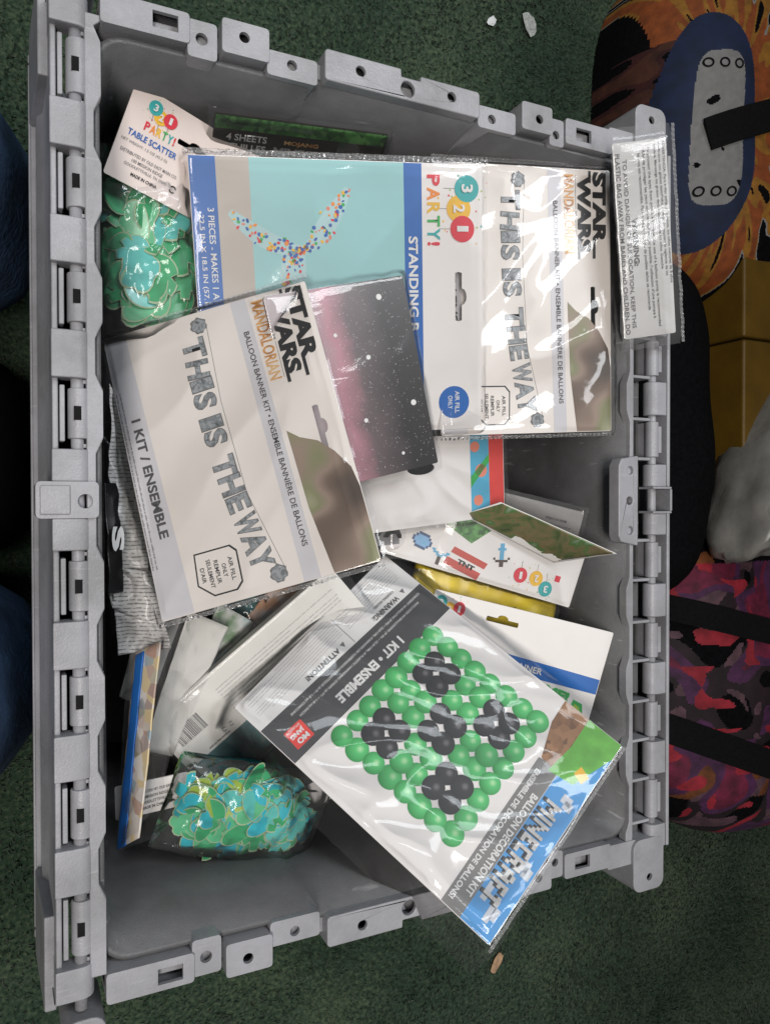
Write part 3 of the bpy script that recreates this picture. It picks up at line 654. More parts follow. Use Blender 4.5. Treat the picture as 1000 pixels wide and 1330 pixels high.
# plain brown, green and yellow patches in the corner; white clouds
P(card, [(-6.6, 166), (-6.6, 189), (16, 189), (38, 184), (37, 175), (12, 167)], CRYS, 2, 'print_picture'); P(card, [(-6.6, 186), (-6.6, 212.6), (6, 212.6), (38, 201), (41, 183), (18, 186.5)], mat('print_grass_green', (.13, .46, .05), .4, .15, 90), 3, 'print_picture')
P(card, [(24, 199), (31, 197.5), (34, 205), (27, 207)], YEL, 4, 'print_picture')
Pm(card, [rect(46, 52, 200, 207), rect(49, 55, 203, 209), rect(96, 103, 203, 208), rect(99, 106, 205, 211), rect(126, 141, 201, 205), rect(130, 138, 204, 208), rect(120, 132, 193, 197)], mat('print_cloud', (.62, .66, .72), .4, .08, 90), 2, 'printed_clouds')
make_film(root, -7, 149, 0, 213, W_, H_, FILM, .0034, .0026, (9, 16, 6, 5), (4, 26, 5, 2), 21.3, 100, 120, freq=20)
seal(root, [(-8, 214), (152, 214)], W_, H_, CRIMP, 2.2, 8.)

# ---------------- white 321 banner card
root = empty('banner_card', (.1055, -.1225, .2655), basis((.845, -.235, .48), (.0, .985, .15))); root.scale = (.785, .97, 1); tag(root, 'white banner header card with blue stripe tucked behind the balloon kit', 'card')
W_, H_ = .1701, .0865
card = make_card(root, 0, 170, -6, 86.5, WHITE, [euro(68, 74, 31, 4)], .001, W=W_, H=H_); z = card['_t']
P(card, [(.4, 38), (169.6, 36), (169.6, 48), (.4, 53)], BLUE, 1, 'print_band'); T(card, 'BANNER', 84, 41.6, 32, 5, WPRINT, .02, z+.0006, -2)
logo321(card, (8, 78), (17, 74), (26, 76), 5.6, 0); party(card, 9, 60, 24, 5.5)
T(card, 'ME!', 122, 27, 24, 8, GRN, .06, z+.0006, -6); P(card, [(148, 14), (151, 28), (160, 26), (164, 14)], GRN, 2, 'print_picture'); P(card, [(151, 15), (153, 25), (158, 23), (161, 15)], LIME, 3, 'print_picture')
fine(card, 118, 30, 20, 2, 1, INKG, 9)

# ---------------- sticker sheet with pixel pictures
root = empty('sticker_sheet', (.0925, -.047, .2509), basis((.897, -.29, .333), (.159, .981, .112))); root.scale = (.827, .95, 1); tag(root, 'white sticker sheet with pixel sword and pickaxe pictures in film', 'sticker sheet')
W_, H_ = .1772, .0541
card = make_card(root, -6, 177, 11, 66, WHITE, [], .0008, W=W_, H=H_); z = card['_t']
P(card, [(38, 49), (56, 60), (86, 52), (72, 38)], ramp_mat('print_leaf_pixels', [(0, (.03, .10, .03)), (.5, (.06, .22, .05)), (.8, (.12, .33, .09))], 300, .4, 'voronoi'), 2, 'print_picture')
pixels(card, 28, 29, 2.1, ['..aaaaa..', '.abbbbba.', 'abbcbbbba', 'abbbbcbba', '.abbbbba.', '..aaaaa..'], {'a': mat('print_navy', (.03, .08, .2), .4), 'b': mat('print_light_blue', (.2, .42, .7), .4), 'c': mat('print_cyan', (.10, .42, .62), .35)}, rot=-8)
Pm(card, [[(52, 17), (86, 11), (88, 17), (54, 23)], [(56, 27), (90, 21), (92, 26), (58, 32)]], mat('print_brick_red', (.55, .07, .05), .4), 2, 'print_picture'); T(card, 'TNT', 64, 19.6, 17, 4, INK, .05, z+.0006, -9)
pixels(card, 102, 36, 1.9, ['...bb...', '...bb...', '..bbbb..', '...bb...', '...bb...', '...bb...', 'k..bb..k', '.kkkkkk.', '...kk...', '...kk...'], {'b': mat('print_steel_blue', (.12, .42, .66), .4), 'k': mat('print_dark_brown', (.06, .04, .03), .4)}, rot=14)
pixels(card, 47, 20, 1.7, ['bb......bb', '.bbb..bbb.', '...bbbb...', '....kk....', '....kk....', '....kk....', '....kk....'], {'b': mat('print_steel_blue', (.12, .42, .66), .4), 'k': mat('print_dark_brown', (.06, .04, .03), .4)}, rot=-4)
logo321(card, (150, 20), (139, 26), (124, 25), 6.2, 180+8, True); P(card, rect(156, 161, 28, 33), RED, 2, 'print_patch')
make_film(root, -6, 177, 11, 66, W_, H_, FILM, .0022, .0016, (5, 3, 3, 4), (3, 2, 6, 2), 31, 70, 40)
pk = root
# ---------------- picture leaflet lying on the sticker sheet
GAME = ramp_mat('print_landscape', [(.28, (.03, .04, .02)), (.42, (.10, .13, .05)), (.52, (.20, .15, .08)), (.6, (.07, .17, .05)), (.72, (.42, .40, .36))], 48, .35, detail=7, distort=1)
def flat_sheet(name, loc, corners, m, label, cat, thick=.0008, amp=.0012, **kw):
    root = empty(name, loc); tag(root, label, cat)
    o = sheet3('sheet', [Vector(c)*.001-Vector(loc) for c in corners], m, root, thick=thick, amp=amp, **kw); return root, o
root, sh = flat_sheet('picture_leaflet', (.14, -.03, .23), [(75, -11, 250), (138, -46, 277), (158, -38.5, 317), (94, -3, 272)], GAME, 'dark green landscape leaflet with pointed corner on the sticker sheet', 'leaflet', amp=.0006)
sheet3('white_border', [Vector(c)*.001-Vector((.14, -.03, .23)) for c in [(74, -11.5, 248.8), (138, -47.5, 276), (160.5, -39, 318), (93, -2, 271.5)]], WHITE, root, amp=.0003, thick=.0004)
# ---------------- clear packet behind
root = empty('clear_packet', (.1390, -.0202, .252), basis((.742, -.247, .624), (-.015, .927, .376))); root.scale = (.73, .97, 1); tag(root, 'pale grey clear packet under the leaflet near the right wall', 'packet')
W_, H_ = .0914, .0408; card = make_card(root, -20, 91, -8, 41, mat('paper_pale_grey', (.45, .45, .45), .5, .06), [], .001, W=W_, H=H_); T(card, 'MADE IN CHINA', 76, 31, 22, 2.3, INK2, .01, card['_t']+.0006, 180); fine(card, 46, 22, 36, 5, 2, INKG, 14)
make_film(root, -20, 91, -8, 41, W_, H_, HAZY, .003, .0015, (3, 4, 3, 4), (2, 2, 2, 2), 41, 40, 24)
# ---------------- silver pack with black lettering
root = empty('silver_pack', (.048, -.010, .228), (0.05, .0, .06)); tag(root, 'silver grey pack with black letters under the white hanger card', 'pack')
card = make_card(root, 0, 120, 0, 44, mat('silver_print', (.36, .36, .37), .3, .1, 30, metal=.2), [], .002, W=.12, H=.044); T(card, 'WARS', 8, 9, 58, 12, INK, .055, card['_t']+.0006, -8); T(card, 'STAR', 8, 23, 62, 11, INK, .055, card['_t']+.0006, -8)
make_film(root, 0, 120, 0, 44, .12, .044, FILM2, .003, .0015, (4, 4, 4, 4), (2, 2, 2, 2), 44, 50, 24)
# ---------------- yellow balloon pack
root = empty('yellow_pack', (.100, -.0755, .2385), basis((.916, -.23, .328), (.25, .96, .08))); root.scale = (.80, .95, 1); tag(root, 'yellow balloon pack with a black curve between sheet and banner card', 'pack')
V = []; Fc = []
nx, ny = 40, 16
for j in range(ny+1):
    for i in range(nx+1):
        s, t = i/nx*2-1, j/ny*2-1; p = Vector((s*.072, t*.026, 3.3)); V.append((s*.072, t*.026, .009*(1-s**4)*(1-t**4)+.0025*noise.noise(p*60)))
for j in range(ny):
    for i in range(nx): k = j*(nx+1)+i; Fc.append((k, k+1, k+nx+2, k+nx+1))
yp = pydata('pouch', V, Fc, ramp_mat('yellow_balloon_latex', [(.3, (.62, .44, .01)), (.55, (.85, .64, .02)), (.75, (.6, .46, .05))], 26, .35), root, True); sd = yp.modifiers.new('s', 'SOLIDIFY'); sd.thickness = .001
V = []; Fc = []
for k in range(19):
    a = R(222+k*96/18); c_, s_ = math.cos(a), math.sin(a); q = .0016*math.sin(math.pi*k/18)+.0003
    for rr in (.034-q, .034+q): V.append((.004+rr*c_, .020+rr*s_*.95, .0122-abs(c_)*.002))
    if k: Fc.append((2*k-2, 2*k, 2*k+1, 2*k-1))
smile = pydata('printed_curve', V, Fc, INK, root); sd = smile.modifiers.new('s', 'SOLIDIFY'); sd.thickness = .0006
make_film(root, 0, 144, 0, 52, .144, .052, FILM2, .0112, .0008, (3, 3, 3, -14), (8, 8, 8, 4), 55, 50, 30, freq=30)

# ---------------- dark sticker pack against the far end wall
root = empty('dark_pack', (-.0594, .2130, .2560), basis((106, 5, 10), (-8, 50, 86))); tag(root, 'dark green sheet pack standing against the far end wall', 'pack')
W_, H_ = .110, .076
card = make_card(root, 0, 110, 0, 76, mat('print_night', (.03, .028, .024), .35, .3, 40), [], .0012, W=W_, H=H_); z = card['_t']
P(card, rect(.5, 109.5, 67, 75.5), ramp_mat('print_leaf_pixels', [(0, (.03, .10, .03)), (.5, (.06, .22, .05)), (.8, (.12, .33, .09))], 120, .4, 'voronoi'), 1, 'print_band')
P(card, [(68, 40), (72, 52), (86, 58), (103, 54), (106, 42), (90, 36)], ramp_mat('print_rust_shapes', [(0, (.05, .03, .02)), (.45, (.22, .09, .03)), (.7, (.34, .22, .08))], 130, .4, 'voronoi'), 2, 'print_picture')
T(card, '4 SHEETS', 8, 60, 25, 4.6, WPRINT, .02, z+.0006); T(card, 'FEUILLES', 8, 53.5, 25, 4.6, WPRINT, .02, z+.0006)
P(card, rect(.5, 109.5, 40, 52), ramp_mat('print_brown_cubes', [(0, (.05, .035, .02)), (.4, (.14, .08, .04)), (.75, (.24, .16, .07))], 150, .4, 'voronoi'), 1, 'print_band'); T(card, 'MOJANG', 44, 60, 22, 3.6, GOLD, .02, z+.0006); T(card, 'MINECRAFT', 38, 51, 46, 7.5, mat('print_stone_grey', (.40, .39, .39), .4, .2, 300), .05, z+.0006); T(card, 'DOOR', 36, 37, 24, 5, GOLD, .03, z+.0006)
make_film(root, 0, 110, 0, 76, W_, H_, FILM, .0025, .0014, (4, 3, 3, 3), (2, 2, 2, 2), 61, 40, 40)

# ---------------- confetti bags
def leaf_mesh(name, kind, size, mface):
    n_ = 26; pts = []
    for k in range(n_):
        a = 2*math.pi*k/n_
        r_ = 1-.18*math.cos(a)
        if kind == 0: r_ *= (1 if k % 4 else .62) if 5 < k < 21 else 1
        elif kind == 1: r_ *= .9+.1*math.cos(2*a)
        elif kind == 2: r_ *= .8+.2*abs(math.cos(2.5*a))
        pts.append((r_*math.cos(a)*size, r_*math.sin(a)*size*(.62 if kind == 1 else .8)))
    V = []; Fc = []; t = .00016; n_ = len(pts)
    bow = lambda x, y: -.05*(y*y)/size
    for z in (t, -t): V += [(x, y, z+bow(x, y)) for x, y in pts]
    V += [(0, 0, t), (0, 0, -t)]
    for k in range(n_): Fc += [(2*n_, k, (k+1) % n_), (2*n_+1, n_+(k+1) % n_, n_+k), (k, n_+k, n_+(k+1) % n_, (k+1) % n_)]
    V2 = [(x*.93, y*.93, t+.00012+bow(x*.93, y*.93)) for x, y in pts]+[(0, 0, t+.00012)]; k0 = len(V); V += V2
    rim = len(Fc)
    for k in range(n_): Fc.append((k0+n_, k0+k, k0+(k+1) % n_))
    me = bpy.data.meshes.new(name); me.from_pydata(V, [], Fc); me.update(); me.materials.append(mat('cut_paper_edge', (.34, .46, .28), .5)); me.materials.append(mface)
    for i, p_ in enumerate(me.polygons):
        if i >= rim: p_.material_index = 1
    return me
def pillow(root, half, m, seed, pad=.006, name='clear_bag', n_=44, sq=3.2, flat=.35):
    V = []; Fc = []
    for sgn in (1, -1):
        for j in range(n_+1):
            for i in range(n_+1):
                s, t = i/n_*2-1, j/n_*2-1; x, y = s*(half[0]+pad), t*(half[1]+pad)
                e = max(0, (1-abs(s)**sq)*(1-abs(t)**sq))**.5; p = Vector((x, y, seed+sgn))
                zz = half[2]*e*(1 if sgn > 0 else -flat)+.0022*noise.noise(p*70)*(.3+e)+.0018*(1-2*abs(noise.noise(p*120)))*e
                wob = .0025*noise.noise(p*40+Vector((9, 2, 4))); V.append((x+wob, y+wob*.7, zz+.0012*sgn))
    q = (n_+1)**2
    for o_ in (0, q):
        for j in range(n_):
            for i in range(n_): k = o_+j*(n_+1)+i; Fc.append((k, k+1, k+n_+2, k+n_+1))
    return pydata(name, V, Fc, m, root, True)
LEAFC = {k: mat('leaf_'+k, c, .3, .12, 90) for k, c in dict(green=(.03, .34, .13), deep=(.015, .19, .06), bright=(.09, .46, .22), teal=(.02, .42, .50), blue=(.03, .14, .36), lime=(.30, .42, .05), aqua=(.10, .50, .45)).items()}
def confetti(root, half, cols, n_, seed, size):
    rg = random.Random(seed); cache = {}
    pts = []
    while len(pts) < n_:
        s, t = rg.uniform(-1, 1), rg.uniform(-1, 1)
        if s*s+t*t < .98: pts.append((s, t))
    pts.sort(key=lambda q: q[1]+.15*q[0])
    for k, (s, t) in enumerate(pts):
        c = rg.choice(cols); kd = rg.choice((0, 0, 1, 2, 1)); key = (c, kd)
        if key not in cache: cache[key] = leaf_mesh('leaf_piece', kd, size, LEAFC[c])
        o = bpy.data.objects.new('leaf_piece', cache[key]); COL.objects.link(o); o.parent = root
        zt = half[2]*.86*math.sqrt(max(0, 1-.85*(s*s+t*t)))-rg.uniform(0, .0035)
        o.location = (s*half[0]*.9, t*half[1]*.9, zt); q = rg.uniform(.75, 1.2); o.scale = (q, q, 1)
        o.rotation_euler = (rg.uniform(-.16, .05)-.26*t-.13, .32*s+rg.uniform(-.10, .10), rg.uniform(0, 6.28) if rg.random() < .5 else rg.gauss(1.2, .5))
def filler(root, half, m):   # packed leaves below the top layer
    V, Fc = [], []
    n_ = 20
    for j in range(n_+1):
        for i in range(2*n_):
            th = math.pi*j/n_; ph = math.pi*i/n_; r_ = 1+.12*noise.noise(Vector((math.cos(ph)*3, math.sin(ph)*3, th*3)))
            V.append((half[0]*.82*math.sin(th)*math.cos(ph)*r_, half[1]*.82*math.sin(th)*math.sin(ph)*r_, half[2]*.55*math.cos(th)*r_))
    for j in range(n_):
        for i in range(2*n_): a = j*2*n_; Fc.append((a+i, a+(i+1) % (2*n_), a+2*n_+(i+1) % (2*n_), a+2*n_+i))
    return pydata('packed_leaves', V, Fc, m, root, True)
# first: bag with header card beside the teal pack
root = empty('confetti_bag', (-.1487, .158, .238), (.05, -.02, .06)); tag(root, 'green leaf confetti in a clear bag under a pink white header card', 'confetti bag', 'leaf confetti bags')
hf = (.0285, .055, .017); filler(root, hf, LEAFC['deep']); confetti(root, hf, ['green', 'green', 'bright', 'green', 'bright', 'bright', 'aqua'], 60, 5, .0155); pillow(root, (.029, .056, .024), FILM2, 3.1, .005)
hroot = empty('confetti_header', (-.1313, .2123, .257), (-.0468, -.1597, -.4698))
W_, H_ = .0779, .0461
hd = make_card(hroot, -1, 84, -8, 46, mat('coated_card_pink_white', (.80, .70, .66), .42, .015), [euro(42, 29, 22, 3)], .0016, name='header_card', W=W_, H=H_); z = hd['_t']
hd.parent = root; hd.matrix_world = hroot.matrix_basis; hd.parent = None
bpy.data.objects.remove(hroot, do_unlink=True)
hd.rotation_euler = basis((.946, -.275, -.18), (.36, .9, .25)); hd.location = (-.1317, .2070, .266)
def reparent(o, p):
    o.parent = p; o.matrix_parent_inverse = (Matrix.Translation(p.location) @ p.rotation_euler.to_matrix().to_4x4()).inverted()
reparent(hd, root)
logo321(hd, (13.5, 38.5), (18, 35), (23.5, 36), 4.1, 0); party(hd, 11, 24.5, 19, 5); T(hd, 'TABLE SCATTER', 3.5, 18, 30, 3.6, BLUE, .02, z+.0006); T(hd, 'NET WEIGHT: 1.5 OZ (42.2 G)', 1.5, 13.6, 28, 2, INKG, .0, z+.0006)
for k, (tx, wd) in enumerate((('DISTRIBUTED BY OLD EAST MAIN CO.', 35), ('100 MISSION RIDGE', 19), ('GOODLETTSVILLE, TN 37072', 26))): T(hd, tx, 20.5-wd/2, 8.2-k*3.2, wd, 1.9, INKG, .005, z+.0006)
T(hd, 'MADE IN CHINA', 13, -2.4, 16, 1.9, INK, .025, z+.0006)
Pm(hd, [[(38+a*2.2, 2+b*2.2) for a, b in ((math.cos(R(q)), math.sin(R(q))) for q in range(a0, a0+130, 13))]+[(38+a*1.5, 2+b*1.5) for a, b in ((math.cos(R(q)), math.sin(R(q))) for q in range(a0+117, a0-1, -13))] for a0 in (20, 200)], INK, 3, 'recycling_mark')
Pm(hd, [[(68, 36), (72, 37), (69, 40)]], INKG, 3, 'warning_triangle'); fine(hd, 62, 31, 12, 4, 2, INKG, 2)
# second: bag low at the near end
root = empty('confetti_bag', (-.090, -.204, .246), (.14, .06, -.30)); tag(root, 'teal and green leaf confetti in a clear bag near the bottom wall', 'confetti bag', 'leaf confetti bags')
hf = (.050, .027, .010); filler(root, hf, LEAFC['teal']); confetti(root, hf, ['green', 'teal', 'aqua', 'teal', 'lime', 'green', 'aqua', 'teal', 'bright'], 95, 11, .0120); pillow(root, (.051, .028, .017), FILM2, 8.1, .004)
hd2 = make_card(None, 0, 46, 0, 22, WHITE, [], .0010, name='header_card'); hd2.location = (-.148, -.190, .232); hd2.rotation_euler = (.1, .05, .04); reparent(hd2, root); z = hd2['_t']
for k, (tx, wd) in enumerate((('DISTRIBUTED BY OLD EAST', 24), ('100 MISSION RIDGE', 18), ('GOODLETTSVILLE', 18), ('MADE IN CHINA', 16))): T(hd2, tx, 24-wd/2, 14-k*3.6, wd, 1.9, INKG if k < 3 else INK, .01, z+.0006, 3)

# ---------------- instruction sheet in film draped over the right rim
root = empty('instruction_sheet', (.1667, .1798, .3350), basis((.202, -.97, -.12), (.917, .209, .339))); tag(root, 'instruction sheet in clear film lapping over the right rim', 'instruction sheet')
W_, H_ = .1343, .0496
card = make_card(root, 3, 133, 7.5, 46, mat('paper_grey_white', (.64, .64, .63), .55, .04, 30), [], .0006, W=W_, H=H_); z = card['_t']
T(card, 'TO AVOID DANGER OF SUFFOCATION, KEEP THIS', 14, 13.4, 112, 3.4, INK2, .01, z+.0006, 0); T(card, 'PLASTIC BAG AWAY FROM BABIES AND CHILDREN. DO', 10, 8.8, 120, 3.2, INK2, .01, z+.0006, 0); T(card, 'WARNING:', 52, 18, 32, 4, INK2, .04, z+.0006, 0)
for k, tx in enumerate(('To protect the eyes from possible damage, the use of a balloon pump is recommended', 'Afin de protéger les yeux contre tout danger possible, l’utilisation d’une pompe à', 'ballons est recommandée. Para proteger los ojos de posibles daños se recomienda')):
    T(card, tx, 7+k*2, 31-k*3.4, 120-8*k, 2.5, INK2, .012, z+.0006, 1)
for k, tx in enumerate(('ADVERTENCIA: Para evitar peligro de asfixia, los niños menores de 8 años', 'o asfixiarse con globos desinflados o rotos. Se requiere la vigilancia de los', 'adultos. Mantenga los globos desinflados lejos de los niños. Deseche')):
    T(card, tx, 4+k, 42-k*3.0, 94-6*k, 2.2, INK2, .012, z+.0006, 1)
make_film(root, 3, 133, 7.5, 46, W_, H_, HAZY, .0026, .0018, (10, 8, 2, 5), (4, 3, 1, 3), 71, 60, 30)
seal(root, [(-6, 50), (140, 50)], W_, H_, CRIMP, 2.5, 2.)

# ---------------- clear pack with pale insert lying diagonally
root = empty('clear_pack', (-.0687, -.1275, .207), (-.0401, -.1976, .7174)); tag(root, 'clear pack with pale insert and barcode lying diagonally beside the kit', 'pack')
W_, H_ = .1526, .0511
card = make_card(root, 0, 165, 12, 56, mat('insert_pale', (.80, .79, .74), .45, .05, 25), [], .010, W=W_, H=H_); z = card['_t']
low = make_card(root, 2, 165, -16, 12, ramp_mat('print_sea_picture', [(.3, (.04, .10, .11)), (.5, (.12, .26, .27)), (.62, (.42, .46, .42)), (.75, (.10, .20, .15))], 30, .35, detail=5, distort=.6), [], .004, name='picture_panel', W=W_, H=H_)
T(card, 'CECI N’EST PAS UN JOUET', 60, 15, 80, 3.2, INKG, .005, z+.0006); fine(card, 50, 22, 106, 24, 9, LINK, 31, fill=.28); fine(card, 20, 14, 18, 2, 1, INK2, 33, fill=.6)
rg = random.Random(2); x = 8; bars = []
while x < 30: wd = rg.choice((.25, .45, .7)); bars.append(rect(x, x+wd, 28, 41)); x += wd+rg.choice((.3, .5, .8))
Pm(card, bars, INKG, 3, 'barcode')
for u in (36, 42): Pm(card, [[(u+a*1.7, 18+b*1.7) for a, b in ((math.cos(R(q)), math.sin(R(q))) for q in range(a0, a0+130, 13))]+[(u+a*1.2, 18+b*1.2) for a, b in ((math.cos(R(q)), math.sin(R(q))) for q in range(a0+117, a0-1, -13))] for a0 in (20, 200)], INKG, 3, 'recycling_mark')
make_film(root, 0, 165, -16, 56, W_, H_, FILM2, .0125, .0012, (8, 6, 4, 5), (10, 4, 12, 9), 81, 80, 50)

# ---------------- upright pack seen edge-on along the left wall
loc = Vector((-.155, -.14, .22)); root = empty('upright_pack', loc); tag(root, 'narrow blue and white pack standing on edge by the left wall', 'pack')
q = lambda l: [Vector(c)*.001-loc for c in l]
sheet3('card', q([(-172, -213, 250), (-160, -95, 244), (-147, -86, 262), (-162, -200, 270)]), ramp_mat('print_pale_mixed', [(0, (.66, .62, .58)), (.35, (.60, .55, .50)), (.55, (.45, .28, .22)), (.65, (.30, .38, .42)), (.8, (.62, .50, .30))], 150, .4, 'voronoi'), root, amp=.0008, thick=.001)
sheet3('blue_band', q([(-172, -212, 252.5), (-159.8, -96, 247), (-156.0, -93, 252), (-168.4, -208, 259)]), BLUE, root, amp=.0008, thick=.0012)
sheet3('clear_film', q([(-170, -208, 258), (-154, -72, 252), (-126, -54, 274), (-150, -176, 276)]), FILM2, root, amp=.0035, thick=0, freq=24, nx=40, ny=30)
sheet3('clear_film', q([(-174, -216, 247), (-163, -90, 242), (-134, -76, 258), (-150, -204, 264)]), FILM, root, amp=.002, thick=0, freq=24, nx=40, ny=30, seed=4)

# ---------------- crumpled printed wrappers along the left wall
loc = Vector((-.155, .0, .20)); root = empty('crumpled_wrapper', loc); tag(root, 'crumpled pale wrapper with fine text between left wall and banner kit', 'wrapper')
def wrapper_mat():
    m = bpy.data.materials.new('wrapper_print'); nt, N, L = nodes_of(m); p = N['Principled BSDF']; p.inputs['Roughness'].default_value = .3
    tc = N.new('ShaderNodeTexCoord'); wv = N.new('ShaderNodeTexWave'); wv.inputs['Scale'].default_value = 130; wv.bands_direction = 'Y'; wv.inputs['Distortion'].default_value = 3; wv.inputs['Detail'].default_value = 1
    L.new(tc.outputs['Object'], wv.inputs[0]); n_ = N.new('ShaderNodeTexNoise'); n_.inputs['Scale'].default_value = 420; L.new(tc.outputs['Object'], n_.inputs[0])
    mu = N.new('ShaderNodeMath'); mu.operation = 'MULTIPLY'; L.new(wv.outputs['Fac'], mu.inputs[0]); L.new(n_.outputs['Fac'], mu.inputs[1])
    r = N.new('ShaderNodeValToRGB'); r.color_ramp.elements[0].position = .36; r.color_ramp.elements[0].color = (.66, .65, .64, 1); r.color_ramp.elements[1].position = .46; r.color_ramp.elements[1].color = (.26, .26, .26, 1)
    L.new(mu.outputs[0], r.inputs[0]); L.new(r.outputs[0], p.inputs['Base Color']); return m
WRAP = wrapper_mat()
q = lambda l: [Vector(c)*.001-loc for c in l]
sheet3('wrapper', q([(-175, 70, 246), (-174, -66, 246), (-150, -78, 252), (-164, 50, 240)]), WRAP, root, amp=.005, freq=30, nx=60, ny=24)
sheet3('wrapper', q([(-172, -40, 246), (-168, -96, 238), (-138, -92, 250), (-148, -44, 258)]), WRAP, root, amp=.005, freq=34, nx=40, ny=30, seed=5)
sheet3('clear_film', q([(-176, 92, 232), (-172, -86, 226), (-150, -88, 236), (-160, 92, 238)]), FILM2, root, amp=.007, thick=0, freq=22, nx=70, ny=24, seed=2)
loc = Vector((-.165, -.03, .20)); root = empty('black_wrapper', loc); tag(root, 'black glossy wrapper with a white letter S beside the left wall', 'wrapper')
bw = sheet3('wrapper', [Vector(c)*.001-loc for c in [(-178, 10, 252), (-177, -56, 254), (-168, -56, 250), (-170, 10, 248)]], mat('black_wrapper_film', (.012, .012, .013), .25, .2), root, amp=.003, freq=24, nx=50, ny=16)
T(root, 'S', -9.5, 14, 15, 7, WPRINT, .05, .0585, -90)
# ---------------- dark bag of balloons and a grey tube deep in the gap
root = empty('dark_balloon_bag', (-.088, -.098, .175)); tag(root, 'dark teal balloons in a clear bag deep under the banner kit', 'balloon bag')
rg = random.Random(6)
for k in range(7):
    V = []; Fc = []; a, b = 12, 16
    for j in range(a+1):
        for i in range(b):
            th = math.pi*j/a; ph = 2*math.pi*i/b; p = Vector((math.sin(th)*math.cos(ph), math.sin(th)*math.sin(ph), math.cos(th))); r_ = 1+.35*noise.noise(p*1.6+Vector((k, k, 0))); V.append((p.x*.016*r_, p.y*.011*r_, p.z*.008*r_))
    for j in range(a):
        for i in range(b): Fc.append((j*b+i, j*b+(i+1) % b, (j+1)*b+(i+1) % b, (j+1)*b+i))
    o = pydata('balloon', V, Fc, mat(('balloon_dark_teal', 'balloon_black', 'balloon_moss')[k % 3], ((.02, .07, .07), (.015, .016, .018), (.05, .07, .03))[k % 3], .3, .3, 60), root, True)
    o.location = (rg.uniform(-.028, .03), rg.uniform(-.024, .024), rg.uniform(0, .012)); o.rotation_euler = (rg.uniform(-.4, .4), rg.uniform(-.4, .4), rg.uniform(0, 3))
pillow(root, (.036, .032, .022), FILM2, 15.)
loc = Vector((-.07, -.115, .17)); root = empty('grey_pack', loc); tag(root, 'slim grey pack with an orange patch beside the dark balloons', 'pack')
sheet3('wrapper', [Vector(c)*.001-loc for c in [(-108, -152, 188), (-30, -62, 200), (-42, -52, 192), (-120, -140, 178)]], ramp_mat('print_grey_orange', [(.35, (.20, .21, .22)), (.55, (.34, .35, .36)), (.66, (.36, .17, .08)), (.72, (.25, .25, .25))], 30, .35), root, amp=.0012, thick=.003)
root, sh = flat_sheet('loose_card', (-.03, -.2, .23), [(-58, -226, 236), (-20, -206, 240), (-26, -190, 240), (-66, -208, 236)], WHITE, 'white card corner poking out under the balloon kit', 'card', amp=.0004)
for nm, lb, lc, co, m_ in (('slim_packet', 'pale slim packet in film fanned between left wall and diagonal pack', (-.12, -.12, .2), [(-150, -168, 206), (-130, -176, 202), (-94, -88, 214), (-122, -74, 220)], mat('insert_pale', (.80, .79, .74), .45, .05, 25)),
    ('slim_packet', 'teal and white slim packet just left of the diagonal pack', (-.1, -.12, .19), [(-132, -150, 196), (-112, -160, 192), (-72, -88, 200), (-98, -72, 206)], ramp_mat('print_teal_white', [(.35, (.05, .20, .22)), (.5, (.30, .45, .45)), (.58, (.62, .62, .60)), (.7, (.20, .30, .18))], 36, .35)),
    ('slim_packet', 'white folded packet beside the crumpled wrapper at left', (-.14, -.08, .2), [(-166, -128, 214), (-146, -140, 206), (-124, -70, 222), (-150, -60, 226)], mat('paper_pale', (.58, .57, .55), .45, .08, 40))):
    root, sh = flat_sheet(nm, lc, co, m_, lb, 'packet', amp=.0012); root['group'] = 'slim packets in the left gap'
    sheet3('clear_film', [Vector(c)*.001-Vector(lc)+Vector((0, 0, .004)) for c in co], FILM2, root, amp=.003, thick=0, freq=26, nx=30, ny=30, seed=len(lb))
loc = Vector((0, 0, .12))
for k, (nm, lb, co, m_) in enumerate((('under_pack', 'silver grey pack deep in the gap left of the kit', [(-130, -60, 160), (-30, -120, 165), (-20, -20, 172), (-120, 10, 168)], mat('silver_print', (.36, .36, .37), .3, .1, 30, metal=.2)),
    ('under_pack', 'brown printed pack at the bottom of the pile by the left wall', [(-150, -170, 140), (-60, -180, 150), (-60, -80, 150), (-150, -70, 140)], ramp_mat('print_dim_brown', [(.3, (.05, .035, .03)), (.55, (.20, .11, .07)), (.7, (.10, .14, .07))], 26, .4)))):
    flat_sheet(nm, (-.08, -.08, .15), co, m_, lb, 'pack', amp=.002)

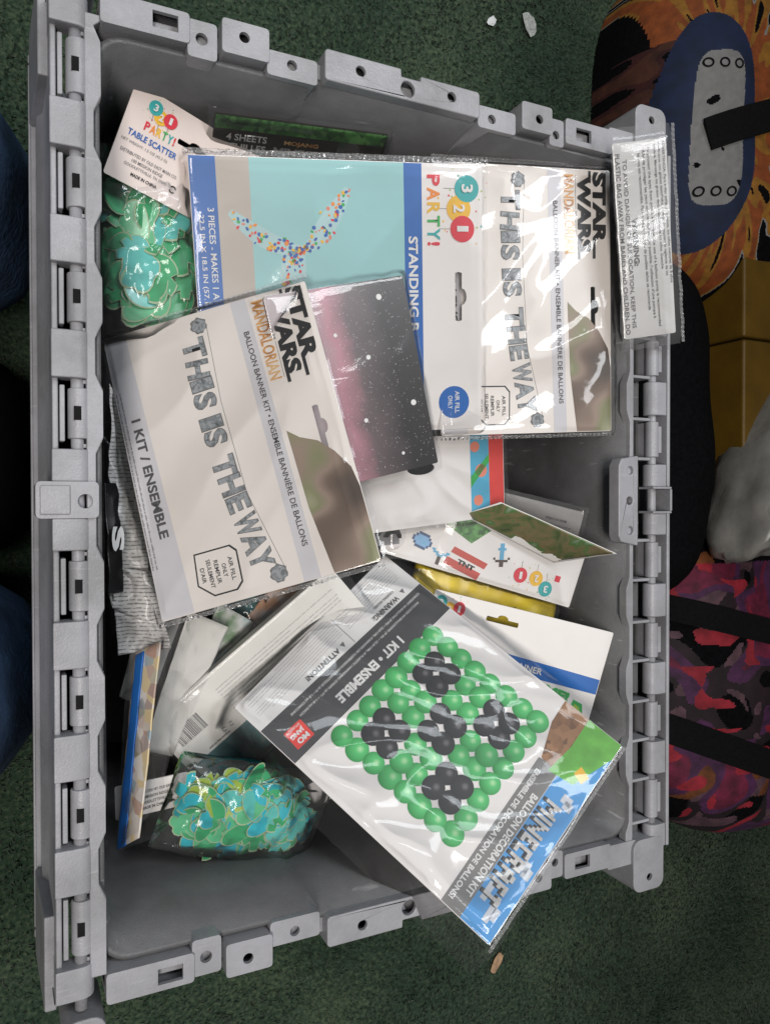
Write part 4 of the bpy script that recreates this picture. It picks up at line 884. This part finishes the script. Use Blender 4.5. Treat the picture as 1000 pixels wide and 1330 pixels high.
# ================================================================== AROUND THE TOTE
BLACKF = mat('black_webbing', (.006, .006, .007), .9, .3, 300, .5, 900, spec=.15)
def height_bag(name, cx, cy, hx, hy, top, zone, mats, label, cat, px=3.0, n_=150, bumps=.012, seed=0., base=.0):
    """soft bag on the floor: puffed height field with printed zones"""
    root = empty(name, (cx, cy, 0)); tag(root, label, cat); V = []; Fc = []; idx = []
    def hgt(x, y):
        e = max(0, 1-abs(x/hx)**px-abs(y/hy)**px); return top*(e**.38)+bumps*noise.noise(Vector((x*9, y*9, seed)))*min(1, e*4)
    for j in range(n_+1):
        for i in range(n_+1):
            s, t = i/n_*2-1, j/n_*2-1; l = (abs(s)**px+abs(t)**px)**(1/px) or 1; mx = max(abs(s), abs(t)); k = mx/l
            x, y = s*k*hx, t*k*hy; V.append((x, y, max(.002, hgt(x, y))))
    for j in range(n_):
        for i in range(n_):
            k = j*(n_+1)+i; Fc.append((k, k+1, k+n_+2, k+n_+1)); c = V[k]; d = V[k+n_+2]; idx.append(zone((c[0]+d[0])/2, (c[1]+d[1])/2))
    o = pydata('body', V, Fc, mats[0], root, True)
    for m_ in mats[1:]: o.data.materials.append(m_)
    o.data.polygons.foreach_set('material_index', idx); o.data.update()
    return root, hgt
def strap(root, hgt, pts, wd, m, name='strap', lift=.004):
    V = []; Fc = []
    for k in range(41):
        t = k/40; (x0, y0), (x1, y1) = pts; x, y = x0+(x1-x0)*t, y0+(y1-y0)*t; l = math.hypot(x1-x0, y1-y0); nx_, ny_ = -(y1-y0)/l*wd/2, (x1-x0)/l*wd/2
        z = max(hgt(x, y), hgt(x+nx_, y+ny_), hgt(x-nx_, y-ny_))+lift; V += [(x-nx_, y-ny_, z), (x+nx_, y+ny_, z)]
        if k: Fc.append((2*k-2, 2*k, 2*k+1, 2*k-1))
    o = pydata(name, V, Fc, m, root); sd = o.modifiers.new('s', 'SOLIDIFY'); sd.thickness = .003; return o
# patterned backpack: flame jags, blue oval, pale patch; dyes dimmed in place of shade
PX, PY = -.125, -.035
def saw(a, n_): q = (a*n_/(2*math.pi)) % 1; return abs(q*2-1)
def zone1(x, y):
    dx, dy = x-PX, y-PY; e = math.hypot(dx/.050, dy/.128); a = math.atan2(dy/.128, dx/.050); nz = noise.noise(Vector((x*60, y*60, 1)))
    if (abs(dx-.006)/.027)**4+(abs(dy)/.082)**4 < 1: return 2 if nz > -.52 else 0
    if e < 1: return 1
    j = saw(a+.25*noise.noise(Vector((x*20, y*20, 0))), 17)
    if dx < -.02 and abs(dy) < .10 and e < 1.7+.3*nz: return 6 if nz > .22 else (7 if nz > -.08 else 0)
    if dx < -.045: return 0
    lim = 1.50+.60*j+.22*nz
    if e < lim-.06: 
        st = noise.noise(Vector((math.cos(a)*9, math.sin(a)*9, e*2.2)))
        return 0 if st > .44 else (3 if st > .02 else (4 if e < 1.45+.4*j else 3))
    if e < lim: return 5
    return 0
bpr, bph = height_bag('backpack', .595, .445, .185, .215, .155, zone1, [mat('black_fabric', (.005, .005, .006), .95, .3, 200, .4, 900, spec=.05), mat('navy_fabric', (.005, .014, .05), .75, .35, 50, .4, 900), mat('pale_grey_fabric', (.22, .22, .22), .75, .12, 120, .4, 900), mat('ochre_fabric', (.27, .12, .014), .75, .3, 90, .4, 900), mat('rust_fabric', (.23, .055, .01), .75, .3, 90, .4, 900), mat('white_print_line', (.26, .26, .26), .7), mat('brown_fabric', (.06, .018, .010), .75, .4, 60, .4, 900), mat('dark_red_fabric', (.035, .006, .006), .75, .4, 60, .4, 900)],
                      'black backpack with orange jagged print and a dark blue oval', 'backpack', n_=330)
strap(bpr, bph, ((-.135, -.045), (.06, .03)), .034, BLACKF)
for a, b in [(PX+.006+dx_-.012, PY+sg*.068+.012) for sg in (1, -1) for dx_ in (-.016, 0, .016)]:
    V, Fc = [], []
    for k in range(16):
        c_, s_ = math.cos(2*math.pi*k/16), math.sin(2*math.pi*k/16)
        for r_ in (.0035, .0055): x, y = a+.012+r_*c_, b-.012+r_*s_; V.append((x, y, bph(x, y)+.0008))
    for k in range(16): j = (k+1) % 16; Fc.append((2*k, 2*j, 2*j+1, 2*k+1))
    pydata('printed_ring', V, Fc, BLACKF, bpr)
# magenta patterned bag, shade worked into its darker dyes
def zone2(x, y):
    a = noise.noise(Vector((x*20, y*20, 7))); b = noise.noise(Vector((x*34+2.2*a, y*34, 3))); c = noise.noise(Vector((x*12, y*12, 11)))
    if y > .13: return 0 if b < .15 else 4
    if b > .28: return 5
    if a+c*.6 > .32: return 1
    if a+c*.6 > .10: return 2
    if b < -.28: return 3
    if c > .25 and a < -.1: return 4
    return 0 if a < -.12 else 6
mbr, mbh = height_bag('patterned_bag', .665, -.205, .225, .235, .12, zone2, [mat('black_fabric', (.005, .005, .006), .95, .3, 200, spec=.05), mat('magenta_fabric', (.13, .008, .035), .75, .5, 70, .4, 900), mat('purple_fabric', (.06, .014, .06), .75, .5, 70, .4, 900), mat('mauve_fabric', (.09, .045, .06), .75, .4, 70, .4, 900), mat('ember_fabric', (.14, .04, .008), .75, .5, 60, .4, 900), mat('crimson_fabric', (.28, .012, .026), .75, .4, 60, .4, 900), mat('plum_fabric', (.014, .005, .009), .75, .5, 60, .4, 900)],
                      'magenta and black patterned bag with black straps on the carpet', 'bag', n_=260, seed=3., px=2.6, bumps=.022)
strap(mbr, mbh, ((-.205, -.062), (-.02, -.135)), .034, BLACKF, lift=.002); strap(mbr, mbh, ((-.205, .08), (-.05, .04)), .030, BLACKF, lift=.002)
# black soft bag behind the tote
height_bag('black_bag', .385, .085, .125, .21, .145, lambda x, y: 0, [mat('black_fabric', (.005, .005, .006), .95, .3, 200, spec=.05)], 'plain black bag in the gap right of the tote', 'bag', n_=50, seed=8, px=4)
# yellow hard case, plastic colour lowered to stand for shade
root = empty('yellow_case', (.58, .105, 0)); tag(root, 'dark yellow hard case standing behind the black bag', 'case')
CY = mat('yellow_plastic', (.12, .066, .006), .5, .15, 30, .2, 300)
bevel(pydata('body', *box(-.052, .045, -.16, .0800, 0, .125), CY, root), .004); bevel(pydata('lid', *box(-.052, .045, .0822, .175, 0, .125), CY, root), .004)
bevel(pydata('latch', *join_data([box(.030, .044, .055, .066, .120, .131), box(.034, .040, .066, .095, .122, .130), box(.030, .044, .095, .106, .120, .131)]), BLACKF, root), .0015)
# pale rounded sack, shade put into its grey and pink
root = empty('pale_sack', (.585, .04, .125), (0, 0, R(55))); tag(root, 'pale grey plastic sack with pink edge beside the yellow case', 'sack')
V = []; Fc = []; idx = []; a, b = 28, 40
for j in range(a+1):
    for i in range(b):
        th = math.pi*j/a; ph = 2*math.pi*i/b; p = Vector((math.sin(th)*math.cos(ph), math.sin(th)*math.sin(ph), math.cos(th))); r_ = 1+.10*noise.noise(p*2.2)+.05*(1-2*abs(noise.noise(Vector((p.x*2, p.y*6, p.z*6)))))
        V.append((p.x*.130*r_, p.y*.058*r_*(1-.25*p.x*-1), p.z*.075*r_))
for j in range(a):
    for i in range(b): Fc.append((j*b+i, j*b+(i+1) % b, (j+1)*b+(i+1) % b, (j+1)*b+i)); v = V[Fc[-1][0]]; idx.append(1 if v[1] < -.030+.012*noise.noise(Vector(v)*50) else 0)
o = pydata('sack_body', V, Fc, mat('pale_plastic', (.22, .215, .20), .3, .25, 30, .9, 60), root, True); o.data.materials.append(mat('pink_print', (.10, .02, .045), .4, .5, 60)); o.data.polygons.foreach_set('material_index', idx)
# ---------------- added table, out of view above the bags: its top shades them
root = empty('added_shade_table', (1.0, .45, 0)); tag(root, 'added unseen dark table shading the bags at the right', 'table')
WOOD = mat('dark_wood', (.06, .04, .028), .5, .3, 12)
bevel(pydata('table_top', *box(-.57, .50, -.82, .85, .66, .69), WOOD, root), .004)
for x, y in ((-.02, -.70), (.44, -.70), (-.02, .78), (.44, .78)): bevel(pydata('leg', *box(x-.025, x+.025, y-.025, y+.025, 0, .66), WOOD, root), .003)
# floor crumbs
def scrap(name, loc, r_, m, label, cat, seed, flat=.25, ex=1.6):
    V = []; Fc = []; a, b = 6, 10
    for j in range(a+1):
        for i in range(b):
            th = math.pi*j/a; ph = 2*math.pi*i/b; p = Vector((math.sin(th)*math.cos(ph), math.sin(th)*math.sin(ph), math.cos(th))); q = 1+.7*noise.noise(p*2+Vector((seed, 0, 0))); V.append((p.x*r_*q*ex, p.y*r_*q, p.z*r_*flat*q+r_*flat))
    for j in range(a):
        for i in range(b): Fc.append((j*b+i, j*b+(i+1) % b, (j+1)*b+(i+1) % b, (j+1)*b+i))
    o = pydata(name, V, Fc, m); o.location = loc; o.rotation_euler = (0, 0, seed); tag(o, label, cat)
LINT = mat('lint_white', (.36, .38, .36), .9, .3, 300)
scrap('lint_scrap', (.316, .553, .003), .008, LINT, 'pale lint scrap on the carpet above the far end wall', 'scrap', 2.1)
scrap('lint_scrap', (.264, .541, .004), .0042, mat('paper_white', (.7, .72, .72), .8), 'tiny white paper bit left of the lint on the carpet', 'scrap', 4.)
scrap('leaf_scrap', (.272, -.535, .003), .0055, mat('dry_leaf', (.42, .27, .16), .8, .3, 200), 'small tan leaf scrap on the carpet below the kit corner', 'scrap', 1., .10, 2.1)
scrap('crumb', (.525, -.384, .004), .0045, mat('crumb_tan', (.40, .38, .28), .9), 'tiny tan crumb on the carpet right of the tote', 'scrap', 3.)
# ---------------- person in jeans at the left edge (seated, shins beside the tote)
root = empty('person', (-.75, .03, .0)); tag(root, 'seated person in blue jeans, shins beside the left of the tote', 'person')
me = bpy.data.meshes.new('jeans')
vs = [(-.78, .03, .47), (-.76, .15, .47), (-.50, .19, .47), (-.390, .20, .47), (-.318, .20, .28), (-.278, .20, .13), (-.268, .20, .06), (-.76, -.10, .47), (-.50, -.12, .47), (-.390, -.125, .47), (-.318, -.125, .28), (-.278, -.125, .13), (-.268, -.125, .06)]
me.from_pydata([(x+.75, y-.03, z) for x, y, z in vs], [(0, 1), (1, 2), (2, 3), (3, 4), (4, 5), (5, 6), (0, 7), (7, 8), (8, 9), (9, 10), (10, 11), (11, 12)], [])
jo = link('jeans', me, root); sk = jo.modifiers.new('skin', 'SKIN'); rad = [.12, .105, .09, .078, .078, .084, .084, .105, .09, .078, .078, .084, .084]
for k, sv in enumerate(me.skin_vertices[0].data): sv.radius = (rad[k], rad[k]); sv.use_root = (k == 0)
ss = jo.modifiers.new('sub', 'SUBSURF'); ss.levels = 2; ss.render_levels = 2; sk.use_smooth_shade = True
def denim():
    m = mat('blue_denim', (.045, .095, .19), .9, .45, 45, .9, 240); return m
me.materials.append(denim())
SHOE = mat('black_shoe', (.012, .012, .013), .6)
for y in (.205, -.135):
    V = []; Fc = []; a, b = 10, 16
    for j in range(a+1):
        for i in range(b):
            th = math.pi*j/a; ph = 2*math.pi*i/b; x, yy, z = math.cos(th), math.sin(th)*math.cos(ph), math.sin(th)*math.sin(ph); V.append((.42+x*.115, y-.03+yy*.045*(1.1-.2*x), max(.004, .042+z*(.05-.018*x))))
    for j in range(a):
        for i in range(b): Fc.append((j*b+i, j*b+(i+1) % b, (j+1)*b+(i+1) % b, (j+1)*b+i))
    pydata('shoe', V, Fc, SHOE, root, True)
height_bag('leg_gap_shade', -.315, .035, .105, .085, .16, lambda x, y: 0, [mat('black_fabric', (.005, .005, .006), .95, .3, 200, spec=.05)], 'added black mound standing for shade between the jeans legs at left', 'bag', n_=40, seed=18, px=4)  # added mound, its black stands in for the shadow between the legs
finish_text()
